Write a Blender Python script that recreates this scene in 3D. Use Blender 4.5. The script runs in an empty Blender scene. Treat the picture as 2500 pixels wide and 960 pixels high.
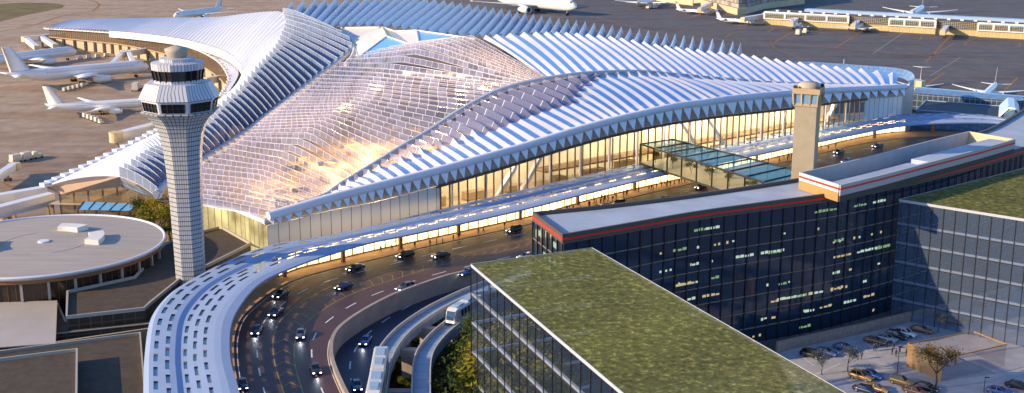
import bpy, bmesh, math, random
from mathutils import Vector, Matrix
R = math.radians
random.seed(7)
sc = bpy.context.scene
COL = sc.collection
# ------------------------------------------------------------------ camera model
CAM_H, FPX, PITCH = 90.0, 3000.0, math.atan(0.24)
cp_, sp_ = math.cos(PITCH), math.sin(PITCH)
def ray(x, y):
    u = (x-1250)/FPX; v = (480-y)/FPX
    return Vector((u, cp_+v*sp_, -sp_+v*cp_))
def P(x, y, h=0.0):
    d = ray(x, y); t = (h-CAM_H)/d.z
    return Vector((d.x*t, d.y*t, h))
def proj(p):
    v = Vector(p)-Vector((0, 0, CAM_H)); f = v.y*cp_-v.z*sp_
    return 1250+FPX*v.x/f, 480-FPX*(v.y*sp_+v.z*cp_)/f
def on_plane(x, y, p0, n):
    d = ray(x, y); o = Vector((0, 0, CAM_H))
    t = (p0-o).dot(n)/d.dot(n)
    return o+d*t
cam = bpy.data.cameras.new('camera'); camo = bpy.data.objects.new('camera', cam); COL.objects.link(camo)
camo.location = (0, 0, CAM_H); camo.rotation_euler = (R(90)-PITCH, 0, 0)
cam.sensor_width = 36; cam.lens = 36*FPX/2500; cam.clip_start = 1; cam.clip_end = 20000
sc.camera = camo
# ------------------------------------------------------------------ materials
def nodes(name):
    m = bpy.data.materials.new(name); m.use_nodes = True
    nt = m.node_tree
    for n in list(nt.nodes): nt.nodes.remove(n)
    out = nt.nodes.new('ShaderNodeOutputMaterial')
    return m, nt, out
def N(nt, kind, **kw):
    n = nt.nodes.new(kind)
    for k, v in kw.items():
        if k in n.inputs: n.inputs[k].default_value = v
        else: setattr(n, k, v)
    return n
def c4(c): return (c[0], c[1], c[2], 1)
def mat(name, col, rough=.6, metal=0., var=0., scale=.3, spec=.4, col2=None, bump=0., coat=0., detail=6, stretch=None):
    """Principled with a little procedural colour variation in object space."""
    m, nt, out = nodes(name)
    b = N(nt, 'ShaderNodeBsdfPrincipled'); b.inputs['Roughness'].default_value = rough
    b.inputs['Metallic'].default_value = metal; b.inputs['Specular IOR Level'].default_value = spec
    b.inputs['Coat Weight'].default_value = coat
    nt.links.new(b.outputs[0], out.inputs[0])
    if var or col2:
        tc = N(nt, 'ShaderNodeTexCoord'); src = tc.outputs['Object']
        if stretch:
            mp = N(nt, 'ShaderNodeMapping'); mp.inputs['Scale'].default_value = stretch
            nt.links.new(src, mp.inputs[0]); src = mp.outputs[0]
        nz = N(nt, 'ShaderNodeTexNoise'); nz.inputs['Scale'].default_value = scale; nz.inputs['Detail'].default_value = detail
        nz.inputs['Roughness'].default_value = .65
        nt.links.new(src, nz.inputs['Vector'])
        cr = N(nt, 'ShaderNodeValToRGB'); cr.color_ramp.elements[0].position = .32; cr.color_ramp.elements[1].position = .68
        a = col2 or [c*(1-var) for c in col]; bb = col if col2 else [min(1, c*(1+var)) for c in col]
        cr.color_ramp.elements[0].color = c4(a); cr.color_ramp.elements[1].color = c4(bb)
        nt.links.new(nz.outputs[0], cr.inputs[0]); nt.links.new(cr.outputs[0], b.inputs['Base Color'])
        if bump:
            bp = N(nt, 'ShaderNodeBump'); bp.inputs['Strength'].default_value = bump
            nt.links.new(nz.outputs[0], bp.inputs['Height']); nt.links.new(bp.outputs[0], b.inputs['Normal'])
    else: b.inputs['Base Color'].default_value = c4(col)
    return m
def emat(name, col, strength):
    m, nt, out = nodes(name)
    e = N(nt, 'ShaderNodeEmission'); e.inputs[0].default_value = c4(col); e.inputs[1].default_value = strength
    nt.links.new(e.outputs[0], out.inputs[0]); return m
def glass(name, tint=(.8, .85, .9), trans=.6, base=(.05, .07, .1), rough=.06, bw=3., bh=1.5, mortar=.12, frame=(.75, .78, .82), vary=.25, offset=.5, grid=True, frough=.4, spec=.5, interior=None):
    """Real panes: part see-through, part reflecting; the glazing bars come from a brick pattern in UV metres."""
    m, nt, out = nodes(name)
    tr = N(nt, 'ShaderNodeBsdfTransparent'); tr.inputs[0].default_value = c4(tint)
    b = N(nt, 'ShaderNodeBsdfPrincipled'); b.inputs['Roughness'].default_value = rough; b.inputs['Specular IOR Level'].default_value = spec
    b.inputs['Base Color'].default_value = c4(base)
    mx = N(nt, 'ShaderNodeMixShader')
    nt.links.new(b.outputs[0], mx.inputs[1]); nt.links.new(tr.outputs[0], mx.inputs[2]); mx.inputs[0].default_value = trans
    if not grid:
        nt.links.new(mx.outputs[0], out.inputs[0]); return m
    uv = N(nt, 'ShaderNodeUVMap')
    br = N(nt, 'ShaderNodeTexBrick'); br.offset = offset
    br.inputs['Scale'].default_value = 1; br.inputs['Mortar Size'].default_value = mortar; br.inputs['Mortar Smooth'].default_value = 0
    br.inputs['Brick Width'].default_value = bw; br.inputs['Row Height'].default_value = bh; br.inputs['Bias'].default_value = 0
    br.inputs['Color1'].default_value = (0, 0, 0, 1); br.inputs['Color2'].default_value = (1, 1, 1, 1); br.inputs['Mortar'].default_value = (0, 0, 0, 1)
    nt.links.new(uv.outputs[0], br.inputs['Vector'])
    mr = N(nt, 'ShaderNodeMapRange'); mr.inputs['To Min'].default_value = max(0, trans-vary); mr.inputs['To Max'].default_value = min(1, trans+vary)
    nt.links.new(br.outputs['Color'], mr.inputs['Value']); nt.links.new(mr.outputs[0], mx.inputs[0])
    fr = N(nt, 'ShaderNodeBsdfPrincipled'); fr.inputs['Base Color'].default_value = c4(frame); fr.inputs['Roughness'].default_value = frough
    m2 = N(nt, 'ShaderNodeMixShader')
    nt.links.new(br.outputs['Fac'], m2.inputs[0]); nt.links.new(mx.outputs[0], m2.inputs[1]); nt.links.new(fr.outputs[0], m2.inputs[2])
    nt.links.new(m2.outputs[0], out.inputs[0]); return m
def gridmat(name, col, line, bw, bh, mortar, rough=.5, offset=0., var=.12, lrough=.6, spec=.4):
    """Opaque panels with joints, laid in UV metres."""
    m, nt, out = nodes(name)
    uv = N(nt, 'ShaderNodeUVMap'); br = N(nt, 'ShaderNodeTexBrick'); br.offset = offset
    br.inputs['Scale'].default_value = 1; br.inputs['Mortar Size'].default_value = mortar; br.inputs['Mortar Smooth'].default_value = 0
    br.inputs['Brick Width'].default_value = bw; br.inputs['Row Height'].default_value = bh; br.inputs['Bias'].default_value = 0
    br.inputs['Color1'].default_value = c4([c*(1-var) for c in col]); br.inputs['Color2'].default_value = c4([min(1, c*(1+var)) for c in col]); br.inputs['Mortar'].default_value = c4(line)
    nt.links.new(uv.outputs[0], br.inputs['Vector'])
    b = N(nt, 'ShaderNodeBsdfPrincipled'); b.inputs['Roughness'].default_value = rough; b.inputs['Specular IOR Level'].default_value = spec
    nt.links.new(br.outputs['Color'], b.inputs['Base Color']); nt.links.new(b.outputs[0], out.inputs[0]); return m
def litgrid(name, col, strength, dark, bw, bh, mortar, var=.5, nscale=.9):
    """A lit shop front or window wall: warm panes between dark mullions."""
    m, nt, out = nodes(name)
    uv = N(nt, 'ShaderNodeUVMap'); br = N(nt, 'ShaderNodeTexBrick'); br.offset = 0
    br.inputs['Scale'].default_value = 1; br.inputs['Mortar Size'].default_value = mortar; br.inputs['Mortar Smooth'].default_value = 0
    br.inputs['Brick Width'].default_value = bw; br.inputs['Row Height'].default_value = bh
    br.inputs['Color1'].default_value = c4([c*(1-var) for c in col]); br.inputs['Color2'].default_value = c4([c*(1+var*.5) for c in col]); br.inputs['Mortar'].default_value = (0, 0, 0, 1)
    nt.links.new(uv.outputs[0], br.inputs['Vector'])
    nz = N(nt, 'ShaderNodeTexNoise'); nz.inputs['Scale'].default_value = nscale; nz.inputs['Detail'].default_value = 5
    nt.links.new(uv.outputs[0], nz.inputs['Vector'])
    mr = N(nt, 'ShaderNodeMapRange'); mr.inputs['From Min'].default_value = .35; mr.inputs['From Max'].default_value = .65
    mr.inputs['To Min'].default_value = .45*strength; mr.inputs['To Max'].default_value = 1.3*strength
    nt.links.new(nz.outputs[0], mr.inputs['Value'])
    e = N(nt, 'ShaderNodeEmission'); nt.links.new(br.outputs['Color'], e.inputs[0]); nt.links.new(mr.outputs[0], e.inputs[1])
    b = N(nt, 'ShaderNodeBsdfPrincipled'); b.inputs['Base Color'].default_value = c4(dark); b.inputs['Roughness'].default_value = .3
    m2 = N(nt, 'ShaderNodeMixShader'); nt.links.new(br.outputs['Fac'], m2.inputs[0]); nt.links.new(e.outputs[0], m2.inputs[1]); nt.links.new(b.outputs[0], m2.inputs[2])
    nt.links.new(m2.outputs[0], out.inputs[0]); return m
# ------------------------------------------------------------------ object tree
ORG = {}
def tag(o, label=None, cat=None, group=None, kind=None):
    if label: o['label'] = label
    if cat: o['category'] = cat
    if group: o['group'] = group
    if kind: o['kind'] = kind
    return o
def thing(name, label, cat, loc=(0, 0, 0), rz=0., group=None):
    o = bpy.data.objects.new(name, None); COL.objects.link(o); o.location = loc; o.rotation_euler = (0, 0, rz)
    o.empty_display_size = 1
    ORG[o.name] = Vector(loc) if rz == 0 else None
    return tag(o, label, cat, group)
def copy_tree(o, parent=None):
    c = o.copy(); COL.objects.link(c)
    if parent: c.parent = parent
    for ch in list(o.children): copy_tree(ch, c)
    return c
class MB:
    def __init__(s): s.v = []; s.f = []; s.uv = []; s.m = []; s.sm = []
    def face(s, pts, m=0, uv=None, smooth=False):
        k = len(s.v); s.v += [Vector(p) for p in pts]; s.f.append(list(range(k, k+len(pts)))); s.m.append(m); s.sm.append(smooth)
        if uv is None:
            a = Vector(pts[0]); e = (Vector(pts[1])-a); L = e.length or 1; e = e/L
            n = e.cross(Vector(pts[-1])-a); w = n.cross(e).normalized() if n.length > 1e-9 else Vector((0, 0, 1))
            uv = [((Vector(p)-a).dot(e), (Vector(p)-a).dot(w)) for p in pts]
        s.uv.append(uv)
    def grid(s, rows, m=0, closed=False, smooth=True, uvs=None):
        """rows: list of lists of points, joined into shared-vertex quads"""
        k = len(s.v); n = len(rows[0])
        for r in rows: s.v += [Vector(p) for p in r]
        for i in range(len(rows)-1):
            for j in range(n if closed else n-1):
                j2 = (j+1) % n
                s.f.append([k+i*n+j, k+i*n+j2, k+(i+1)*n+j2, k+(i+1)*n+j]); s.m.append(m); s.sm.append(smooth)
                s.uv.append([uvs[i][j], uvs[i][j2], uvs[i+1][j2], uvs[i+1][j]] if uvs else [(j, i), (j+1, i), (j+1, i+1), (j, i+1)])
    def box(s, c, d, rz=0., m=0, taper=1.):
        cx, cy, cz = c; dx, dy, dz = d[0]/2, d[1]/2, d[2]/2; ca, sa = math.cos(rz), math.sin(rz)
        def q(x, y, z):
            if z > 0: x *= taper; y *= taper
            return (cx+x*ca-y*sa, cy+x*sa+y*ca, cz+z)
        p = [q(-dx, -dy, -dz), q(dx, -dy, -dz), q(dx, dy, -dz), q(-dx, dy, -dz), q(-dx, -dy, dz), q(dx, -dy, dz), q(dx, dy, dz), q(-dx, dy, dz)]
        for f in ((0, 3, 2, 1), (4, 5, 6, 7), (0, 1, 5, 4), (1, 2, 6, 5), (2, 3, 7, 6), (3, 0, 4, 7)): s.face([p[i] for i in f], m)
    def beam(s, a, b, w, h, m=0, up=(0, 0, 1)):
        a, b = Vector(a), Vector(b); t = (b-a).normalized(); u = Vector(up); r = t.cross(u)
        if r.length < 1e-5: r = t.cross(Vector((1, 0, 0)))
        r.normalize(); u = r.cross(t); r = r*w/2; u = u*h/2
        p = [a-r-u, a+r-u, a+r+u, a-r+u, b-r-u, b+r-u, b+r+u, b-r+u]
        for f in ((3, 2, 1, 0), (4, 5, 6, 7), (0, 1, 5, 4), (1, 2, 6, 5), (2, 3, 7, 6), (3, 0, 4, 7)): s.face([p[i] for i in f], m)
    def prism(s, poly, z0, z1, m=0, mtop=None, bottom=True):
        n = len(poly); mtop = m if mtop is None else mtop
        a = sum(poly[i][0]*poly[(i+1) % n][1]-poly[(i+1) % n][0]*poly[i][1] for i in range(n))
        if a < 0: poly = list(reversed(poly))
        s.face([(p[0], p[1], z1) for p in poly], mtop, uv=[(p[0], p[1]) for p in poly])
        if bottom: s.face([(p[0], p[1], z0) for p in reversed(poly)], m)
        d = 0
        for i in range(n):
            p, q = poly[i], poly[(i+1) % n]; L = math.hypot(q[0]-p[0], q[1]-p[1])
            s.face([(p[0], p[1], z0), (q[0], q[1], z0), (q[0], q[1], z1), (p[0], p[1], z1)], m, uv=[(d, z0), (d+L, z0), (d+L, z1), (d, z1)]); d += L
    def tube(s, pts, rad, n=8, m=0, caps=True):
        pts = [Vector(p) for p in pts]; rows = []
        for i, p in enumerate(pts):
            t = (pts[min(i+1, len(pts)-1)]-pts[max(i-1, 0)]).normalized()
            a = t.cross(Vector((0, 0, 1)))
            if a.length < 1e-4: a = t.cross(Vector((1, 0, 0)))
            a.normalize(); b = t.cross(a); r = rad[i] if isinstance(rad, (list, tuple)) else rad
            rows.append([p+a*r*math.cos(2*math.pi*k/n)+b*r*math.sin(2*math.pi*k/n) for k in range(n)])
        s.grid(rows, m, closed=True)
        if caps: s.face(list(reversed(rows[0])), m); s.face(rows[-1], m)
    def lathe(s, prof, n=16, c=(0, 0, 0), m=0, smooth=True, rot=0., mats=None):
        rows = [[(c[0]+r*math.cos(rot+2*math.pi*k/n), c[1]+r*math.sin(rot+2*math.pi*k/n), c[2]+z) for k in range(n)] for r, z in prof]
        for i in range(len(rows)-1):
            mm = mats[i] if mats else m
            if smooth: continue
            for k in range(n):
                k2 = (k+1) % n; r0, z0 = prof[i]; r1, z1 = prof[i+1]
                L0 = 2*math.pi*r0/n; L1 = 2*math.pi*r1/n; hh = math.hypot(r1-r0, z1-z0); base = sum(math.hypot(prof[q+1][0]-prof[q][0], prof[q+1][1]-prof[q][1]) for q in range(i))
                # panels keep the same count per side, so joints converge with the taper
                s.face([rows[i][k], rows[i][k2], rows[i+1][k2], rows[i+1][k]], mm, uv=[(k, base), (k+1, base), (k+1, base+hh), (k, base+hh)])
        if smooth: s.grid(rows, m, closed=True)
        if prof[-1][0] > .01: s.face(rows[-1], mats[-1] if mats else m)
        if prof[0][0] > .01: s.face(list(reversed(rows[0])), mats[0] if mats else m)
    def cut(s): s.cuts = getattr(s, 'cuts', [0])+[len(s.f)]
    def build_each(s, name, mats, parent=None):
        """one object per piece; cut() is called after each piece"""
        out = []
        for a, b in zip(s.cuts, s.cuts[1:]):
            if a == b: continue
            q = MB(); used = sorted({v for f in s.f[a:b] for v in f}); mp = {v: i for i, v in enumerate(used)}
            q.v = [s.v[v] for v in used]; q.f = [[mp[v] for v in f] for f in s.f[a:b]]; q.uv = s.uv[a:b]; q.m = s.m[a:b]; q.sm = s.sm[a:b]
            out.append(q.build(name, mats, parent))
        return out
    def build(s, name, mats, parent=None, weld=False, org=None):
        me = bpy.data.meshes.new(name)
        o = Vector((0, 0, 0))
        if parent is not None:
            q = parent
            while q.parent is not None: q = q.parent
            if ORG.get(q.name) is not None: o = ORG[q.name]
        if org is not None: o = Vector(org)
        me.from_pydata([v-o for v in s.v], [], s.f)
        ul = me.uv_layers.new(name='UVMap'); i = 0
        flat = []
        for u in s.uv:
            for c in u: flat += [c[0], c[1]]
        ul.data.foreach_set('uv', flat)
        me.polygons.foreach_set('material_index', s.m); me.polygons.foreach_set('use_smooth', s.sm)
        for mm in (mats if isinstance(mats, (list, tuple)) else [mats]): me.materials.append(mm)
        me.update()
        if weld:
            b = bmesh.new(); b.from_mesh(me); bmesh.ops.remove_doubles(b, verts=b.verts, dist=.002); b.to_mesh(me); b.free()
        ob = bpy.data.objects.new(name, me); COL.objects.link(ob)
        if parent is not None: ob.parent = parent
        elif org is not None: ob.location = o
        return ob
def cr(a, b, c, d, t):
    return .5*((2*b)+(-a+c)*t+(2*a-5*b+4*c-d)*t*t+(-a+3*b-3*c+d)*t*t*t)
def spline(pts, us, u):
    """Catmull-Rom through pts (tuples) at parameters us"""
    k = 0
    while k < len(us)-2 and u > us[k+1]: k += 1
    t = (u-us[k])/((us[k+1]-us[k]) or 1)
    g = lambda i: pts[max(0, min(len(pts)-1, i))]
    return tuple(cr(g(k-1)[j], g(k)[j], g(k+1)[j], g(k+2)[j], t) for j in range(len(pts[0])))
def params(pts):
    u = [0.]
    for a, b in zip(pts, pts[1:]): u.append(u[-1]+max(1e-3, math.hypot(b[0]-a[0], b[1]-a[1])))
    return [x/u[-1] for x in u]
class Pairs:
    """two traced lines with matching stations, read at u in 0..1"""
    def __init__(s, pairs, hA=None, hB=None, pw=None):
        s.A = [tuple(p[0]) if len(p[0]) > 2 else tuple(p[0])+(hA,) for p in pairs]
        s.B = [tuple(p[1]) if len(p[1]) > 2 else tuple(p[1])+(hB,) for p in pairs]
        ua, ub = params(s.A), params(s.B); LA = sum(math.dist(a[:2], b[:2]) for a, b in zip(s.A, s.A[1:])); LB = sum(math.dist(a[:2], b[:2]) for a, b in zip(s.B, s.B[1:]))
        s.us = [(a*LA+b*LB)/(LA+LB) for a, b in zip(ua, ub)]
    def a(s, u): return P(*spline(s.A, s.us, u))
    def b(s, u): return P(*spline(s.B, s.us, u))
    def at(s, u, t): return s.a(u).lerp(s.b(u), t)
def line(pts, n, h=None):
    q = [tuple(p) if len(p) > 2 else tuple(p)+(h,) for p in pts]; us = params(q)
    return [P(*spline(q, us, i/(n-1))) for i in range(n)]
def ribbon(mb, pr, t0, t1, n, dz=0., u0=0., u1=1., m=0):
    for i in range(n):
        a = u0+(u1-u0)*i/n; b = u0+(u1-u0)*(i+1)/n
        z = Vector((0, 0, dz))
        mb.face([pr.at(a, t0)+z, pr.at(b, t0)+z, pr.at(b, t1)+z, pr.at(a, t1)+z], m)
def strip(mb, L, w, dz=0., m=0):
    """flat painted line of width w along points L"""
    for a, b in zip(L, L[1:]):
        t = (b-a); t.z = 0
        if t.length < 1e-4: continue
        r = Vector((t.y, -t.x, 0)).normalized()*w/2; z = Vector((0, 0, dz))
        mb.face([a-r+z, b-r+z, b+r+z, a+r+z], m)
def rail(mb, L, w, h, m=0):
    """upright kerb, parapet or wall of thickness w and height h standing on points L"""
    n = len(L); sec = []
    for i, p in enumerate(L):
        t = (L[min(i+1, n-1)]-L[max(i-1, 0)]); t.z = 0; t.normalize(); r = Vector((t.y, -t.x, 0))*w/2; z = Vector((0, 0, h))
        sec.append((p-r, p+r, p+r+z, p-r+z))
    for a, b in zip(sec, sec[1:]):
        for j in range(4):
            k = (j+1) % 4; mb.face([a[j], b[j], b[k], a[k]], m)
    mb.face(list(sec[0]), m); mb.face(list(reversed(sec[-1])), m)
def pleats(pr, n, amp, f=.3, mb=None, segs=5, vn=None, bw=3., bulge=0., m=(0, 1), u0=0., u1=1., ampB=None, kink=None, cap=None):
    """folded roof between the two lines of pr: valley, ridge, valley, ridge"""
    mb = mb or MB(); ampB = amp if ampB is None else ampB
    def rowp(u, up):
        a, b = pr.a(u), pr.b(u); r = []
        k = kink(u) if kink else None
        for j in range(segs+1):
            t = j/segs
            if k is not None:
                kt, kp = k
                p = a.lerp(kp, t/kt) if t < kt else kp.lerp(b, (t-kt)/(1-kt))
            else: p = a.lerp(b, t)
            r.append(p+Vector((0, 0, bulge*4*t*(1-t)+(amp+(ampB-amp)*t)*up)))
        return r
    for i in range(n):
        v0 = rowp(u0+(u1-u0)*i/n, 0); rd = rowp(u0+(u1-u0)*(i+f)/n, 1); v1 = rowp(u0+(u1-u0)*(i+1)/n, 0)
        for (r0, r1, mm) in ((v0, rd, m[0]), (rd, v1, m[1])):
            d = 0; ds = [0]
            for j in range(segs): d += (r1[j+1]-r1[j]).length; ds.append(d)
            for j in range(segs):
                w0 = (r1[j]-r0[j]).length; w1 = (r1[j+1]-r0[j+1]).length
                if vn: o_ = (i % 2)*bw*.5+.37*i; k_ = 2.2; uv_ = [(ds[j]*k_+o_, .001), (ds[j+1]*k_+o_, .001), (ds[j+1]*k_+o_, vn-.001), (ds[j]*k_+o_, vn-.001)]
                else: uv_ = [(ds[j], 0), (ds[j+1], 0), (ds[j+1], w1), (ds[j], w0)]
                mb.face([r0[j], r0[j+1], r1[j+1], r1[j]], mm, uv=uv_)
        if cap is not None:
            mb.face([v0[0], rd[0], v1[0]], cap); mb.face([v1[-1], rd[-1], v0[-1]], cap)
    return mb
# ================================================================== ground
def ground_mat():
    m, nt, out = nodes('apron_concrete')
    tc = N(nt, 'ShaderNodeTexCoord'); b = N(nt, 'ShaderNodeBsdfPrincipled'); b.inputs['Roughness'].default_value = .75; b.inputs['Specular IOR Level'].default_value = .25
    n1 = N(nt, 'ShaderNodeTexNoise'); n1.inputs['Scale'].default_value = .006; n1.inputs['Detail'].default_value = 3
    n2 = N(nt, 'ShaderNodeTexNoise'); n2.inputs['Scale'].default_value = .12; n2.inputs['Detail'].default_value = 9; n2.inputs['Roughness'].default_value = .7
    n3 = N(nt, 'ShaderNodeTexNoise'); n3.inputs['Scale'].default_value = .025; n3.inputs['Detail'].default_value = 6
    mp = N(nt, 'ShaderNodeMapping'); mp.inputs['Scale'].default_value = (.6, 2.2, 1); mp.inputs['Rotation'].default_value = (0, 0, .3)
    for n in (n1, n2): nt.links.new(tc.outputs['Object'], n.inputs['Vector'])
    nt.links.new(tc.outputs['Object'], mp.inputs[0]); nt.links.new(mp.outputs[0], n3.inputs['Vector'])
    br = N(nt, 'ShaderNodeTexBrick'); br.offset = 0; br.inputs['Scale'].default_value = 1; br.inputs['Brick Width'].default_value = 7.5; br.inputs['Row Height'].default_value = 7.5
    br.inputs['Mortar Size'].default_value = .08; br.inputs['Color1'].default_value = (.94, .94, .94, 1); br.inputs['Color2'].default_value = (1.05, 1.05, 1.05, 1); br.inputs['Mortar'].default_value = (.78, .76, .74, 1)
    nt.links.new(tc.outputs['Object'], br.inputs['Vector'])
    # base tone runs from pale and warm in the west to dark grey in the east
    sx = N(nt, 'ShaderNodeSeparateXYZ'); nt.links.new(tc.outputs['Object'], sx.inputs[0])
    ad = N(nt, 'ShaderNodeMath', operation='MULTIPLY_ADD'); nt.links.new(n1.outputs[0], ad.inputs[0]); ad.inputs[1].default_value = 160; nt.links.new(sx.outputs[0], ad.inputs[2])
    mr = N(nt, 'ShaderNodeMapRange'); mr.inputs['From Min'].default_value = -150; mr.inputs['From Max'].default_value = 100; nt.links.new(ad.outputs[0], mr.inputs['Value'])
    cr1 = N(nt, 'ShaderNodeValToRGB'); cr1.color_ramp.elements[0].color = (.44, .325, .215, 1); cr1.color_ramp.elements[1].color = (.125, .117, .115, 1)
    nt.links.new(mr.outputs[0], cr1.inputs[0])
    cr2 = N(nt, 'ShaderNodeValToRGB'); cr2.color_ramp.elements[0].position = .3; cr2.color_ramp.elements[0].color = (.72, .69, .67, 1); cr2.color_ramp.elements[1].position = .7; cr2.color_ramp.elements[1].color = (1.2, 1.2, 1.22, 1)
    nt.links.new(n2.outputs[0], cr2.inputs[0])
    cr3 = N(nt, 'ShaderNodeValToRGB'); cr3.color_ramp.elements[0].position = .36; cr3.color_ramp.elements[0].color = (.82, .74, .66, 1); cr3.color_ramp.elements[1].position = .52; cr3.color_ramp.elements[1].color = (1, 1, 1, 1)
    nt.links.new(n3.outputs[0], cr3.inputs[0])
    def mul(a, b_):
        x = N(nt, 'ShaderNodeMix', data_type='RGBA', blend_type='MULTIPLY'); x.inputs[0].default_value = 1
        nt.links.new(a, x.inputs[6]); nt.links.new(b_, x.inputs[7]); return x.outputs[2]
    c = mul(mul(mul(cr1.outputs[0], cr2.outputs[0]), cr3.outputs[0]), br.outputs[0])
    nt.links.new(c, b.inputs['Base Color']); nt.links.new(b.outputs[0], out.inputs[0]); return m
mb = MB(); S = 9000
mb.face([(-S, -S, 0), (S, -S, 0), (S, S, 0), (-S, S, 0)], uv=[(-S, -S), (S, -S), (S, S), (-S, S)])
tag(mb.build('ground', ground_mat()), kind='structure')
mb = MB(); gl_ = line([(-120, 10), (-40, 11), (40, 7.5), (100, 7), (140, 9), (160, 14), (150, 20), (120, 26), (70, 36), (20, 48), (-40, 62), (-120, 75)], 40, .03)
mb.face(gl_); tag(mb.build('grass_field', mat('field_grass', (.17, .13, .035), .9, var=.35, scale=.05, detail=9)), kind='structure')
# taxi lines
mb = MB()
for pts, wd in (
    ([(-20, 82), (80, 62), (150, 40), (230, 27), (300, 20), (420, 6)], 1.1), ([(150, 2), (215, 0), (242, 10), (238, 18), (225, 28)], 1.), ([(560, 22), (620, 27), (690, 31)], .8),
    ([(0, 376), (150, 376), (225, 377)], .45), ([(155, 327), (200, 330), (265, 336)], .4), ([(205, 314), (260, 309), (320, 306)], .35), ([(228, 386), (258, 366)], .45), ([(245, 386), (275, 366)], .45),
    ([(0, 421), (90, 418), (180, 413), (225, 395)], .4), ([(0, 444), (20, 452), (50, 467)], .4), ([(0, 290), (140, 282), (230, 276)], .4),
    ([(1400, 30), (1500, 54), (1600, 79), (1690, 92), (1830, 101), (1990, 113), (2140, 125), (2300, 140), (2500, 158)], .7), ([(1540, 58), (1620, 50), (1690, 41), (1740, 22)], .6), ([(1610, 72), (1700, 68), (1800, 62), (1860, 58)], .6),
    ([(1670, 88), (1780, 80)], .6), ([(1885, 107), (1935, 78)], .6), ([(1770, 92), (1800, 78), (1870, 78), (1890, 68)], .6), ([(2038, 118), (2095, 83)], .55), ([(2260, 152), (2320, 88)], .55), ([(2275, 136), (2330, 106)], .5), ([(2150, 97), (2235, 100), (2250, 89)], .5), ([(2370, 98), (2360, 110), (2475, 116), (2490, 104)], .5),
    ([(2255, 212), (2308, 176)], .55), ([(2450, 224), (2485, 189)], .55), ([(2180, 165), (2310, 178), (2420, 186), (2500, 190)], .5), ([(1880, 100), (1900, 122), (1990, 150)], .3)):
    strip(mb, line(pts, 14*max(1, len(pts)-1), .02), wd*1.9)
tag(mb.build('taxiway_marking', mat('taxi_yellow', (.3, .135, .012), .7, var=.3, scale=.4)), kind='structure')
mb = MB(); strip(mb, line([(2130, 132), (2205, 80)], 12, .024), .35); strip(mb, line([(2270, 186), (2345, 140)], 12, .024), .3); tag(mb.build('apron_marking', mat('apron_white', (.4, .4, .4), .7)), kind='structure')
# ================================================================== materials
M = {}
M['white_metal'] = mat('white_metal', (.7, .71, .76), .45, var=.05, scale=.15)
M['white_panel'] = mat('white_panel', (.6, .615, .69), .4, var=.06, scale=.08)
M['warm_white'] = mat('warm_white', (.78, .74, .66), .5, var=.06, scale=.1)
M['cream'] = mat('cream', (.62, .5, .3), .6, var=.1, scale=.15)
M['tan'] = mat('tan', (.42, .3, .17), .6, var=.15, scale=.12)
M['dark_metal'] = mat('dark_metal', (.03, .027, .025), .4)
M['brown_metal'] = mat('brown_metal', (.14, .085, .045), .5, var=.15, scale=.3)
M['sky_glass'] = glass('sky_glass', (.5, .7, .95), .04, (.17, .47, .86), .3, grid=False, spec=.35)
M['lobe_glass'] = glass('lobe_glass', (.7, .72, .85), .18, (.19, .24, .36), .12, bw=7.4, bh=2.5, mortar=.09, frame=(.62, .72, .86), vary=.16, offset=0)
M['hall_glass'] = glass('hall_glass', (.95, .92, .92), .5, (.23, .24, .39), .1, bw=6.8, bh=2.5, mortar=.11, frame=(.6, .62, .74), vary=.2, offset=0)
M['hall_clear'] = glass('hall_clear', (1, .93, .85), .84, (.2, .16, .2), .12, grid=False)
M['rear_glass'] = glass('rear_glass', (.8, .78, .8), .15, (.38, .53, .78), .2, bw=11., bh=2.5, mortar=.18, frame=(.62, .76, .92), vary=.12, offset=0)
M['facade_glass'] = glass('facade_glass', (1, .96, .88), .86, (.25, .22, .16), .05, grid=False)
M['frosted'] = gridmat('frosted_panel', (.74, .72, .68), (.1, .09, .07), 3.0, 60, .09, .25, 0, .05)
M['frosted_lit'] = litgrid('frosted_lit', (1, .8, .36), .7, (.12, .09, .05), 2.6, 60, .12, .25, .12)
M['shopfront'] = litgrid('shopfront', (1, .7, .3), 3.2, (.25, .12, .04), 3.3, 12, .18, .3)
M['hall_floor'] = mat('hall_floor', (.55, .43, .3), .45, var=.35, scale=.12, detail=8)
M['hall_wall'] = mat('hall_wall', (.74, .66, .5), .6, var=.35, scale=.09, detail=4, stretch=(1, 1, .3))
M['ridge_pipe'] = gridmat('ridge_pipe', (.5, .52, .57), (.25, .26, .3), 5, 50, .2, .35, 0, .1)
def plan(p, z=0.): return Vector((p.x, p.y, z))
F0 = plan(P(655, 605, 8)); F1 = plan(P(2200, 288, 10)); FT = (F1-F0).normalized(); FN = Vector((FT.y, -FT.x, 0)); FL = (F1-F0).length
def fac(x, y, D=0.): return on_plane(x, y, F0-FN*D, FN)
# ================================================================== terminal
T = thing('airport_terminal', 'long airport terminal under a sweeping folded roof of white ribs and glass', 'airport terminal', tuple(F0))
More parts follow.
